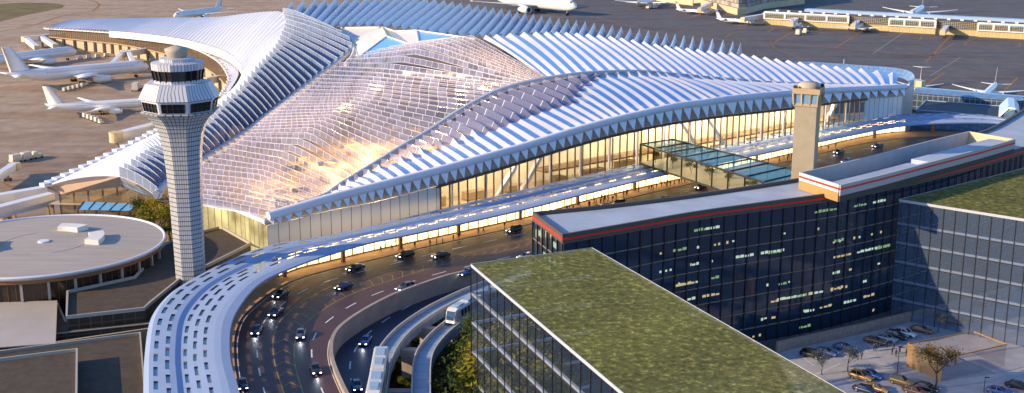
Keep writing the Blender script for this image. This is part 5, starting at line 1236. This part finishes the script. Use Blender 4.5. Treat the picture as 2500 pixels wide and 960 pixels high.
RC = [
    (1256, 566, 'dark', True, 'dark suv nearest the kerb in front of the shopfronts, right of the footbridge shadow'), (990, 628, 'black', True, 'black suv in the kerb lane beside the walkers'), (1077, 629, 'black', False, 'black saloon one lane out from the kerb lane suv'),
    (868, 660, 'black', False, 'black saloon alone in the kerb lane left of the suv'), (840, 705, 'navy', False, 'long dark saloon in the middle lane by the yellow hatching'), (686, 724, 'black', False, 'black car first of three queueing round the bend, farthest back'),
    (674, 768, 'navy', False, 'dark blue car second of three queueing round the bend'), (627, 812, 'navy', False, 'dark blue car leading the three queueing round the bend'), (735, 822, 'grey', False, 'silver grey car on the inside of the bend beside the hatching'),
    (771, 908, 'dark', False, 'dark red brown car heading down the bend by the parapet wall'), (990, 708, 'grey', True, 'grey estate car running along the parapet wall'), (1142, 671, 'blue', False, 'blue car emerging behind the corner of the glass building'),
    (1284, 632, 'silver', False, 'pale blue car on the upper road between the green roof and the hotel end'), (592, 945, 'navy', False, 'dark car half under the canopy edge at the bottom'),
    (1510, 502, 'dark', True, 'dark suv standing at the busy kerb left of the glass footbridge, front one'), (1462, 512, 'dark', False, 'dark saloon standing at the busy kerb behind the dark suv'), (1622, 492, 'dark', False, 'dark saloon peeping over the hotel roof edge by the footbridge'), (1712, 461, 'dark', False, 'dark car passing under the glass footbridge'),
    (2048, 375, 'black', False, 'black saloon on the far upper road just right of the slim tower'), (2143, 360, 'black', False, 'black saloon on the far upper road, the rightmost one'), (2068, 398, 'blue', False, 'blue car roof just visible above the penthouse wall')]
for x, y, c, suv, lab in RC: place_car(x, y, HR, road_heading(x, y, road, HR), c, lab, 'cars driving on the upper road', suv, True, x < 1330 and y < 930 or 1990 < x < 2160)
for x, y, c, lab in ((893, 838, 'blue', 'blue car on the lower road with headlights on beside the curved wall'), (871, 948, 'blue', 'blue car lowest on the lower road at the bottom of the picture')):
    place_car(x, y, HL, road_heading(x, y, low, HL), c, lab, 'cars driving on the lower road', False, True, True)
PCG = 'cars parked in the lot behind the hotel'
PK = [(2235, 962, 'copper', False, 'orange saloon at the bottom edge of the lot right of the ochre suv', -42), (2262, 952, 'black', False, 'black saloon next to the orange one at the bottom edge of the lot', -42), (2330, 790, 'ochre', False, 'ochre saloon behind the kiosk near the clear glass wall', -38), (2358, 783, 'grey', True, 'grey suv behind the kiosk near the clear glass wall', -38), (1981, 872, 'black', True, 'black suv at the left end of the row along the lot wall', -38), (2016, 866, 'blue', False, 'blue saloon beside the black suv along the lot wall', -38), (2062, 855, 'blue', False, 'blue estate car alone between gaps along the lot wall', -38),
      (2136, 838, 'copper', False, 'pale orange saloon leading the row of four along the lot wall', -38), (2164, 832, 'silver', False, 'silver blue saloon second in the row of four', -38), (2188, 826, 'black', True, 'black suv third in the row of four', -38), (2210, 820, 'white', True, 'white suv last in the row of four', -38), (2250, 811, 'copper', False, 'copper coloured car next to the tree at the lot wall', -38),
      (2102, 926, 'ochre', True, 'yellow ochre estate car at the front of the lot beside a blue car', -42), (2127, 921, 'blue', False, 'blue saloon tucked behind the ochre estate car', -42), (2112, 958, 'navy', False, 'navy saloon below the ochre estate car at the bottom', -42), (2141, 955, 'ochre', False, 'ochre saloon beside the navy one at the bottom of the lot', -42), (2200, 938, 'ochre', True, 'pale ochre suv parked alone facing the lamp post', -42),
      (2440, 962, 'blue', False, 'blue car at the bottom right edge of the lot', -35), (2485, 948, 'dark', False, 'dark car at the right edge of the lot', -35), (2390, 745, 'copper', False, 'orange car seen through the clear glass wall, left one of two', -35), (2432, 738, 'copper', True, 'orange suv seen through the clear glass wall, right one of two', -35)]
for x, y, c, suv, lab, a in PK: place_car(x, y, .02, R(a), c, lab, PCG, suv, False)
# ================================================================== parking lot
lot = [P(1895, 862, .015), P(2300, 768, .015), P(2520, 700, .015), P(2700, 980, .015), P(2480, 1100, .015), P(2000, 1100, .015)]
mb = MB(); mb.face(lot, uv=[(p.x, p.y) for p in lot]); tag(mb.build('car_park', mat('lot_surface', (.38, .38, .4), .7, var=.2, scale=.2, detail=8)), kind='structure')
mb = MB(); rail(mb, [P(1895, 860, 0), P(2100, 815, 0), P(2300, 766, 0), P(2480, 716, 0)], .5, 2.3); tag(mb.build('lot_wall', mat('brick_wall', (.34, .24, .19), .8, var=.25, scale=1.2)), 'low red brown wall between the parking lot and the hotel', 'wall')
mb = MB()
for (a, b) in (((1952, 867), (1988, 893)), ((2036, 852), (2068, 874)), ((2090, 843), (2122, 862)), ((2062, 923), (2110, 950)), ((2140, 905), (2200, 950)), ((2110, 835), (2150, 862)), ((2226, 806), (2262, 826)), ((1990, 915), (2050, 888))):
    strip(mb, [P(*a, .022), P(*b, .022)], .14)
tag(mb.build('parking_marking', M['road_white']), kind='structure')
kb = [P(2206, 893, 0), P(2206, 840, 5)]
k0 = P(2212, 893, 0); k1 = P(2297, 932, 0); k2 = P(2452, 895, 0); k3 = P(2372, 862, 0)
KB = thing('kiosk', 'translucent ochre walled kiosk box standing in the parking lot by the tree', 'kiosk', tuple(k0))
mb = MB(); mb.face([k0, k1, plan(k1, 4.6), plan(k0, 4.6)]); mb.build('front_wall', glass('ochre_screen', (.95, .78, .5), .5, (.4, .24, .09), .5, grid=False), KB)
mb = MB(); mb.face([k1, k2, plan(k2, 4.6), plan(k1, 4.6)]); mb.face([k2, k3, plan(k3, 4.6), plan(k2, 4.6)]); mb.face([k3, k0, plan(k0, 4.6), plan(k3, 4.6)]); mb.build('side_wall', glass('smoky_screen', (.85, .85, .9), .9, (.2, .18, .16), .4, grid=False), KB)
mb = MB(); rail(mb, [plan(p, 4.55) for p in (k0, k1, k2, k3, k0)], .18, .2); mb.build('frame', mat('ochre_frame', (.4, .2, .05), .5), KB)
def lamp_post(x, y, h, label):
    p = P(x, y, 0); o = thing('lamp_post', label, 'lamp post', tuple(p)); mb = MB(); mb.tube([p, p+Vector((0, 0, h))], [.09, .06], 8); mb.build('pole', M['dark_metal'], o)
    mb = MB(); mb.box(p+Vector((.35, 0, h)), (.9, .3, .12)); mb.build('lamp_head', M['dark_metal'], o)
lamp_post(2190, 918, 6, 'thin lamp post in the middle of the parking lot by the ochre suv'); lamp_post(2402, 958, 3, 'short lamp post at the foot of the clear glass wall')
# ================================================================== white trains
TR_W = mat('train_white', (.6, .59, .57), .3, coat=.3)
def rail_car(L=11.5, nose=True):
    parts = []
    W, H = 2.7, 3.3
    mb = MB(); rows = []
    for x, k, zt_ in ((L/2, .72, .62), (L/2-.5, .86, .86), (L/2-1.3, 1, 1), (-L/2+.1, 1, 1), (-L/2, .96, .98)) if nose else ((L/2, .96, .98), (L/2-.1, 1, 1), (-L/2+.1, 1, 1), (-L/2, .96, .98)):
        w = W/2*k; z1 = H*zt_; rows.append([(x, -w, .45), (x, -w*1.02, 1.4), (x, -w*.98, z1-.35), (x, -w*.8, z1), (x, w*.8, z1), (x, w*.98, z1-.35), (x, w*1.02, 1.4), (x, w, .45)])
    mb.grid(rows, closed=True, smooth=False); mb.face(rows[0]); mb.face(list(reversed(rows[-1])))
    parts.append(('body', mb, TR_W))
    mb = MB()
    for s_ in (-1, 1):
        n_ = 6
        for k in range(n_):
            xa = -L/2+.7+(L-2.6)*k/n_; xb = xa+(L-2.6)/n_*.74
            mb.face([(xa, s_*W/2*1.028, 1.35), (xb, s_*W/2*1.028, 1.35), (xb, s_*W/2*1.0, 2.75), (xa, s_*W/2*1.0, 2.75)])
    parts.append(('side_window', mb, M['dark_glass']))
    if nose:
        mb = MB(); mb.face([(L/2+.04, -.86, 1.1), (L/2+.04, .86, 1.1), (L/2+.04, .84, 1.98), (L/2+.04, -.84, 1.98)]); mb.face([(L/2+.04, -.84, 2.0), (L/2+.04, .84, 2.0), (L/2-.46, .9, 2.84), (L/2-.46, -.9, 2.84)]); parts.append(('windscreen', mb, mat('train_screen', (.03, .07, .14), .05, spec=.8)))
        mb = MB(); mb.box((L/2+.0, -.7, .75), (.1, .3, .14)); mb.box((L/2+.0, .7, .75), (.1, .3, .14)); parts.append(('headlight', mb, emat('train_light', (1, 1, .9), 4)))
    mb = MB(); mb.box((-L*.22, 0, H+.12), (L*.3, 1.7, .26)); mb.box((L*.18, 0, H+.12), (L*.2, 1.5, .26)); mb.box((L*.33, 0, H+.08), (L*.06, 1.3, .2)); parts.append(('roof_unit', mb, mat('train_roof_blue', (.3, .42, .55), .4)))
    mb = MB(); mb.box((0, 0, .25), (L*.9, 2.2, .5)); parts.append(('bogie', mb, M['dark_metal']))
    return parts
def place_train(label, Ls, specs, h):
    """specs: list of (distance along guideway to the car's middle, nose forward?)"""
    cum = [0]
    for a, b in zip(Ls, Ls[1:]): cum.append(cum[-1]+(b-a).length)
    first = at_len(Ls, cum, specs[0][0]); o = thing('train', label, 'train', (first.x, first.y, h))
    for s_, nose in specs:
        a, b = at_len(Ls, cum, s_-3), at_len(Ls, cum, s_+3); c = (a+b)/2; d = (a-b); ang = math.atan2(d.y, d.x)
        rm = Matrix.Translation((c.x, c.y, h))@Matrix.Rotation(ang, 4, 'Z'); car = None
        for nm, mb, mm in rail_car(10.8, nose):
            mb.v = [rm@v for v in mb.v]
            ob = mb.build('carriage' if nm == 'body' else nm, mm, o if car is None else car)
            if nm == 'body': car = ob
def along(Ls, x, y, h):
    p = P(x, y, h); cum = [0]
    for a, b in zip(Ls, Ls[1:]): cum.append(cum[-1]+(b-a).length)
    return cum[min(range(len(Ls)), key=lambda i: (Ls[i]-p).length)]
s1 = along(L2, 1104, 798, 7.5)+5.4
place_train('longer white train on the inner guideway running behind the clear glass wall', L2, [(s1, True), (s1+11.4, False), (s1+22.8, False)], 7.6)
s2 = along(L1, 935, 888, 7.5)-5.4
place_train('small white train on the outer guideway at the bottom of the picture', L1, [(s2-11.4, True), (s2, False)], 7.6)
# ================================================================== ground vehicles on the apron
CART = mat('cart_cream', (.6, .55, .46), .5); TUG = mat('tug_cream', (.66, .6, .45), .4)
def cart_mb(tug=False):
    if tug:
        mb = MB(); mb.box((0, 0, .7), (3, 1.6, .8)); mb.box((-.5, 0, 1.5), (1.2, 1.4, .9), taper=.85); return mb
    mb = MB(); mb.box((0, 0, .55), (3, 1.7, .3)); mb.box((0, 0, 1.5), (2.7, 1.6, 1.5), taper=.94); return mb
wheel_mb = lambda: [mbx for mbx in ()]
def baggage_train(label, a, b, n, scale=1.0):
    A, B = P(*a), P(*b); o = thing('baggage_train', label, 'baggage carts', tuple(A)); d = (B-A); ang = math.atan2(d.y, d.x)
    for i in range(n+1):
        c = A.lerp(B, i/n); tug = i == n; mb = cart_mb(tug); k = scale
        rm = Matrix.Translation((c.x, c.y, 0))@Matrix.Rotation(ang, 4, 'Z')@Matrix.Scale(k, 4); mb.v = [rm@v for v in mb.v]
        body = mb.build('tug' if tug else 'cart', TUG if tug else CART, o)
        mw = MB()
        for sx in (-1, 1):
            for sy in (-1, 1): mw.box((sx*1.0, sy*.75, .25), (.5, .25, .5))
        mw.v = [rm@v for v in mw.v]; mw.build('wheels', M['tyre'], body)
baggage_train('baggage tug with three open carts under the concourse wall', (260, 139), (195, 145), 3, 1.0)
baggage_train('string of white baggage carts under the wing of the largest airliner', (158, 223), (212, 209), 5, .85)
baggage_train('string of five white baggage carts below the smaller airliner', (208, 288), (246, 302), 4, .95)
baggage_train('baggage tug with two large carts near the left edge of the apron', (38, 397), (90, 386), 2, 1.35)
baggage_train('service tug with one cart under the tail of the airliner at the top edge', (1584, 22), (1600, 20), 1, 1.8)
baggage_train('white service truck and cart beside the first pier jet', (1949, 86), (1966, 81), 1, 1.8)
baggage_train('small service cart beside the airliner nose behind the tower', (332, 222), (338, 218), 1, 1.8)
jet_bridge('pale jet bridge reaching into the picture from the left edge', (-40, 446), (34, 399), 4.5, 2.2, 2.2)
# ================================================================== people
def person_mesh(pose):
    me = bpy.data.meshes.new('person'); b = bmesh.new(); sk = b.verts.layers.skin.verify()
    J = {'pelvis': (0, 0, .96, .13), 'waist': (0, 0, 1.1, .12), 'chest': (0, 0, 1.33, .155), 'neck': (0, 0, 1.5, .06), 'head': (.02, 0, 1.62, .095), 'top': (.01, 0, 1.73, .075)}
    st = {'walk': .28, 'stand': .06, 'talk': .1}[pose]
    for s_, k in ((1, 'l'), (-1, 'r')):
        f = s_*st
        J['hip'+k] = (0, .1*s_, .9, .095); J['knee'+k] = (f*.6+.03, .11*s_, .5, .065); J['ank'+k] = (f-.03, .11*s_, .09, .045); J['toe'+k] = (f+.14, .12*s_, .04, .035)
        J['sho'+k] = (0, .2*s_, 1.42, .065); arm = -f*.8
        J['elb'+k] = (arm*.4-.02, .27*s_, 1.15, .045) if pose != 'talk' or s_ < 0 else (.06, .27, 1.16, .045)
        J['wri'+k] = (arm*.9+.06, .28*s_, .9, .034) if pose != 'talk' or s_ < 0 else (.3, .2, 1.2, .034)
        J['han'+k] = (arm*1.0+.08, .28*s_, .81, .036) if pose != 'talk' or s_ < 0 else (.39, .17, 1.24, .036)
    E = [('pelvis', 'waist'), ('waist', 'chest'), ('chest', 'neck'), ('neck', 'head'), ('head', 'top')]
    for k in 'lr': E += [('pelvis', 'hip'+k), ('hip'+k, 'knee'+k), ('knee'+k, 'ank'+k), ('ank'+k, 'toe'+k), ('chest', 'sho'+k), ('sho'+k, 'elb'+k), ('elb'+k, 'wri'+k), ('wri'+k, 'han'+k)]
    V = {}
    for n_, (x, y, z, r_) in J.items():
        v = b.verts.new((x, y, z)); v[sk].radius = (r_, r_); V[n_] = v
    V['pelvis'][sk].use_root = True
    for a, c in E: b.edges.new((V[a], V[c]))
    b.to_mesh(me); b.free()
    ob = bpy.data.objects.new('tmp', me); COL.objects.link(ob)
    ob.modifiers.new('s', 'SKIN'); sd = ob.modifiers.new('d', 'SUBSURF'); sd.levels = 1; sd.render_levels = 1
    dg = bpy.context.evaluated_depsgraph_get(); out = bpy.data.meshes.new_from_object(ob.evaluated_get(dg)); bpy.data.objects.remove(ob)
    out.name = 'person_'+pose; return out
CLO = {'dark': mat('cloth_dark', (.015, .015, .02), .9), 'red': mat('cloth_red', (.45, .03, .03), .9), 'navy': mat('cloth_navy', (.03, .05, .1), .9), 'brown': mat('cloth_brown', (.12, .07, .04), .9), 'pale': mat('cloth_pale', (.5, .48, .44), .9)}
SKIN = mat('skin', (.42, .25, .17), .6); HAIR = mat('hair', (.02, .014, .01), .7)
base_people = {k: person_mesh(k) for k in ('walk', 'stand', 'talk')}
PM = {}
def pmesh(pose, top, bot):
    if (pose, top, bot) in PM: return PM[(pose, top, bot)]
    me = base_people[pose].copy(); me.materials.clear()
    for mm in (CLO[top], CLO[bot], SKIN, HAIR): me.materials.append(mm)
    for p in me.polygons:
        c = p.center
        i = 0 if c.z > .98 else 1
        if c.z > 1.5: i = 2
        if c.z > 1.66 or (c.z > 1.54 and c.x < -.02): i = 3
        if abs(c.y) > .24 and c.z < .88: i = 2
        p.material_index = i; p.use_smooth = True
    PM[(pose, top, bot)] = me; return me
def person(x, y, h, label, group, pose=None, top='dark', bot='dark', z=0.):
    p = P(x, y, h); o = bpy.data.objects.new('person', pmesh(pose or random.choice(('walk', 'stand', 'talk')), top, bot)); COL.objects.link(o)
    o.location = (p.x, p.y, h+z); s_ = random.uniform(1.0, 1.1); o.scale = (s_, s_, s_); o.rotation_euler = (0, 0, random.uniform(0, 6.28)); tag(o, label, 'person', group); return o
rnd = random.Random(3)
kerb_lab = 'dark clothed person on the lit pavement in front of the shopfronts'
def kerb(x): 
    xs = [c[0] for c in curb_px[6:]]; 
    for (a, b), (sa, sb) in zip(zip(curb_px[6:], curb_px[7:]), zip(shop_px[6:], shop_px[7:])):
        if a[0] <= x <= b[0]:
            t = (x-a[0])/(b[0]-a[0]); return a[1]+(b[1]-a[1])*t
    return None
spots = [(930, 617), (957, 611), (1050, 601), (1066, 598), (1081, 597), (1107, 588), (1120, 585), (1013, 606), (1168, 573), (1180, 570), (1232, 558)]
spots += [(x, kerb(x)-rnd.uniform(2, 11)) for x in [rnd.uniform(1330, 1560) for _ in range(30)]+[rnd.uniform(1570, 1720) for _ in range(26)]+[rnd.uniform(1860, 1935) for _ in range(8)]+[1995, 2004, 2022, 2040]]
for x, y in spots:
    red = rnd.random() < .1
    person(x, y, HR+.13, ('person in a red top on the lit pavement in front of the shopfronts' if red else kerb_lab), 'people in red on the kerbside pavement' if red else 'dark figures on the kerbside pavement', top='red' if red else rnd.choice(('dark', 'dark', 'navy', 'brown')))
lotp = [(2133, 858), (2139, 858), (2165, 849), (2182, 852), (2197, 861), (2178, 866), (2187, 872), (2212, 868), (2217, 855), (2222, 857), (2103, 878)]
for x, y in lotp: person(x, y, .02, 'dark clothed person standing in the parking lot near the row of four cars' if x != 2103 else 'lone dark figure walking across the parking lot by the bare trees', 'people standing in the parking lot' if x != 2103 else None, 'stand' if x != 2103 else 'walk', 'navy' if x < 2205 else 'brown')
# travellers inside the hall behind the curtain wall
for k in range(46):
    s_ = rnd.uniform(55, 243); q_ = F0+FT*s_-FN*rnd.uniform(1.5, 7)
    o = bpy.data.objects.new('person', pmesh(rnd.choice(('walk', 'stand', 'talk')), rnd.choice(('dark', 'pale', 'red', 'navy')), 'dark')); COL.objects.link(o); o.location = (q_.x, q_.y, 7.0); o.rotation_euler = (0, 0, rnd.uniform(0, 6))
    tag(o, 'small traveller standing behind the tall glass curtain wall of the terminal', 'person', 'travellers inside the terminal hall')
# ================================================================== trees
def leafmat(name, a, b):
    m, nt, out = nodes(name); oi = N(nt, 'ShaderNodeTexCoord'); nz = N(nt, 'ShaderNodeTexNoise'); nz.inputs['Scale'].default_value = .9; nz.inputs['Detail'].default_value = 4
    nt.links.new(oi.outputs['Object'], nz.inputs['Vector']); cr_ = N(nt, 'ShaderNodeValToRGB'); cr_.color_ramp.elements[0].position = .35; cr_.color_ramp.elements[1].position = .65
    cr_.color_ramp.elements[0].color = c4(a); cr_.color_ramp.elements[1].color = c4(b); nt.links.new(nz.outputs[0], cr_.inputs[0])
    d = N(nt, 'ShaderNodeBsdfPrincipled'); d.inputs['Roughness'].default_value = .7; d.inputs['Specular IOR Level'].default_value = .2; nt.links.new(cr_.outputs[0], d.inputs['Base Color'])
    t = N(nt, 'ShaderNodeBsdfTranslucent'); nt.links.new(cr_.outputs[0], t.inputs[0]); mx = N(nt, 'ShaderNodeMixShader'); mx.inputs[0].default_value = .3
    nt.links.new(d.outputs[0], mx.inputs[1]); nt.links.new(t.outputs[0], mx.inputs[2]); nt.links.new(mx.outputs[0], out.inputs[0]); return m
LEAF = {'gold': leafmat('leaf_gold', (.12, .115, .015), (.42, .34, .03)), 'green': leafmat('leaf_green', (.025, .05, .01), (.1, .13, .02)), 'dark': leafmat('leaf_dark', (.012, .022, .006), (.05, .06, .012)), 'rust': leafmat('leaf_rust', (.1, .07, .03), (.26, .15, .05)), 'olive': leafmat('leaf_olive', (.05, .06, .01), (.2, .2, .03)), 'blue': leafmat('leaf_dim', (.07, .085, .1), (.14, .16, .17))}
BARK = mat('bark', (.08, .055, .04), .9, var=.3, scale=2)
def tree_meshes(seed, n=3200, leaf=.2, dens=1.):
    r_ = random.Random(seed); mt = MB(); ends = []
    def limb(p, d, L, rad_, k):
        q_ = p+d*L; mt.tube([p, p.lerp(q_, .5)+Vector((r_.uniform(-.05, .05), r_.uniform(-.05, .05), 0))*L, q_], [rad_, rad_*.8, rad_*.6], 6, caps=False)
        if k == 0: ends.append(q_); return
        for _ in range(3):
            dd = (d+Vector((r_.uniform(-.9, .9), r_.uniform(-.9, .9), r_.uniform(-.1, .5)))).normalized(); limb(q_, dd, L*r_.uniform(.6, .85), rad_*.55, k-1)
    limb(Vector((0, 0, 0)), Vector((0, 0, 1)), 1.9, .16, 3)
    mc = MB()
    for e in ends:
        rr = r_.uniform(.5, 1.0)
        for _ in range(int(n/len(ends))):
            v = Vector((r_.gauss(0, .5), r_.gauss(0, .5), r_.gauss(0, .38)))*rr*1.25; c = e+v
            a = Vector((r_.uniform(-1, 1), r_.uniform(-1, 1), r_.uniform(-.6, .6))).normalized(); b = a.cross(Vector((r_.uniform(-1, 1), r_.uniform(-1, 1), 1)).normalized()); s_ = leaf*r_.uniform(.5, 1.1)
            mc.face([c-a*s_, c-b*s_*.5, c+a*s_, c+b*s_*.5])
    return mt, mc
TP = {}
def tree(x, y, h0, H, leafk, label, group, seed=1, n=3200, leaf=.2, zoff=0., name='tree', xy=None):
    p = P(x, y, h0) if xy is None else Vector((*xy, h0)); key = (seed, n, leaf, leafk)
    o = thing(name, label, 'tree', (0, 0, 0), group=group); ORG[o.name] = Vector((0, 0, 0))
    if key not in TP:
        mt, mc = tree_meshes(seed, n, leaf); a = mt.build('trunk', BARK, o); b = mc.build('crown', LEAF[leafk], o); TP[key] = (a.data, b.data)
    else:
        for nm, me in zip(('trunk', 'crown'), TP[key]):
            c = bpy.data.objects.new(nm, me); COL.objects.link(c); c.parent = o
    s_ = H/6.3; o.location = (p.x, p.y, h0); o.scale = (s_, s_, s_); o.rotation_euler = (0, 0, rnd.uniform(0, 6.28)); return o
for i, (x, y, H) in enumerate(((362, 590, 10), (390, 600, 12), (415, 590, 11), (350, 560, 10), (378, 572, 11), (405, 570, 11.5), (425, 610, 8), (345, 540, 8.5))):
    tree(x, y, 2, H, 'gold' if i % 3 else 'green', 'sunlit yellow green tree in the clump between the round building and the tall tower', 'trees between the round building and the tower', 1+i % 3)
bedt = [(1112, 960, 8), (1145, 935, 9), (1108, 1020, 8), (1135, 995, 9), (1140, 900, 7), (1160, 1030, 9), (1165, 970, 10), (1120, 1070, 9), (1155, 880, 6.5), (1095, 1070, 8), (975, 915, 4.5), (985, 970, 4.5), (1012, 862, 4)]
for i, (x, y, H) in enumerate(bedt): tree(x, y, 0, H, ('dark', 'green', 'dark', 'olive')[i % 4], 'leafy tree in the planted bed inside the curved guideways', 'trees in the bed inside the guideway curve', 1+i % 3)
atr = [(1178, 1000, 7), (1205, 960, 7.5), (1250, 1000, 10), (1310, 1060, 9), (1340, 1080, 8), (1190, 975, 8), (1218, 1000, 11), (1240, 1040, 12), (1200, 1060, 9), (1265, 1085, 10), (1290, 1045, 9), (1180, 930, 9), (1230, 940, 7), (1300, 1000, 8)]
for i, (x, y, H) in enumerate(atr): tree(x, y, 0, H*1.7, ('gold', 'gold', 'green')[i % 3], 'yellow green tree seen through the wall of the front glass building', 'trees showing through the front glass building', 1+i % 3)
pkt = [(2006, 915, 5.5, 'sparse dim tree at the left of the parking lot beside the green roof'), (2069, 908, 6, 'sparse dim tree in the parking lot left of the lone walker'), (2283, 950, 10.5, 'tallest tree of the parking lot rising in front of the ochre kiosk'), (2290, 812, 5, 'dim bushy tree at the lot wall beside the copper car')]
for i, (x, y, H, lab) in enumerate(pkt): tree(x, y, 0, H, 'rust' if i == 2 else 'blue', lab, 'trees in the parking lot', 2+i % 2, 1600, .19)
for i in range(14):
    t = (i+.7)/14.5; q_ = ea[0].lerp(ea[-1], t).lerp(eb[0].lerp(eb[-1], t), .3+.25*(i % 2))
    tree(0, 0, gb0+.25, 4.0, 'green', 'small green tree growing inside the glass footbridge', 'small trees inside the glass footbridge', 1+i % 3, 900, .36, xy=(q_.x, q_.y))
# dark ground cover in the bed
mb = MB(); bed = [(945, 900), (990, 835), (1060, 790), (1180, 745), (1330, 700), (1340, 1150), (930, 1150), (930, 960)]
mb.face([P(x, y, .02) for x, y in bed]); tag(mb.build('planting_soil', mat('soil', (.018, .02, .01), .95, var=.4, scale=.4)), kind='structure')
mb = MB(); bl = [P(x, y, 0) for x, y in bed]; x0, x1 = min(p.x for p in bl), max(p.x for p in bl); y0, y1 = min(p.y for p in bl), max(p.y for p in bl)
def inside(px_, py_):
    c = False
    for i in range(len(bl)):
        a, b = bl[i], bl[i-1]
        if (a.y > py_) != (b.y > py_) and px_ < (b.x-a.x)*(py_-a.y)/(b.y-a.y)+a.x: c = not c
    return c
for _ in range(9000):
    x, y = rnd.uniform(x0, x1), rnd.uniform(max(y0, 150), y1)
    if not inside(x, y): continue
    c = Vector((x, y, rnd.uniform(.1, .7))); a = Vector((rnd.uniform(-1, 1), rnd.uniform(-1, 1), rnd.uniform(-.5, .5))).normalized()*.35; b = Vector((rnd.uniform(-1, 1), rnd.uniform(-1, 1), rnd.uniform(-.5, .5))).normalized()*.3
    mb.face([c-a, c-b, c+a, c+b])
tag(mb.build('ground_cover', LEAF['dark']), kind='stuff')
# ================================================================== light
SUN_EL, SUN_AZ = 20., None
trav = Vector((1, .33, 0)).normalized()*math.cos(R(SUN_EL))+Vector((0, 0, -math.sin(R(SUN_EL))))
sl = bpy.data.lights.new('sun', 'SUN'); sl.energy = 5.0; sl.angle = R(.5); sl.color = (1, .74, .44)
so = bpy.data.objects.new('sun', sl); COL.objects.link(so); so.rotation_euler = trav.to_track_quat('-Z', 'Y').to_euler()
w = bpy.data.worlds.new('World'); sc.world = w; w.use_nodes = True
nt = w.node_tree; bg = nt.nodes.get('Background') or nt.nodes.new('ShaderNodeBackground')
sky = nt.nodes.new('ShaderNodeTexSky'); sky.sky_type = 'NISHITA'; sky.sun_disc = False
sky.sun_elevation = R(SUN_EL); sky.sun_rotation = math.atan2(-trav.x, -trav.y)
sky.altitude = 200; sky.dust_density = .6; sky.ozone_density = 2.5
tn = nt.nodes.new('ShaderNodeMix'); tn.data_type = 'RGBA'; tn.blend_type = 'MULTIPLY'; tn.inputs[0].default_value = 1; tn.inputs[7].default_value = (.78, .97, 1.25, 1)
nt.links.new(sky.outputs[0], tn.inputs[6]); nt.links.new(tn.outputs[2], bg.inputs[0]); bg.inputs[1].default_value = .15
sc.view_settings.view_transform = 'Standard'; sc.view_settings.look = 'None'; sc.view_settings.exposure = .48; sc.view_settings.gamma = 1
sc.render.engine = 'CYCLES'
cy = sc.cycles; cy.use_denoising = True
try: cy.denoiser = 'OPENIMAGEDENOISE'
except Exception: pass
cy.max_bounces = 6; cy.diffuse_bounces = 2; cy.glossy_bounces = 2; cy.transmission_bounces = 2; cy.transparent_max_bounces = 10
cy.sample_clamp_indirect = 4; cy.caustics_reflective = False; cy.caustics_refractive = False
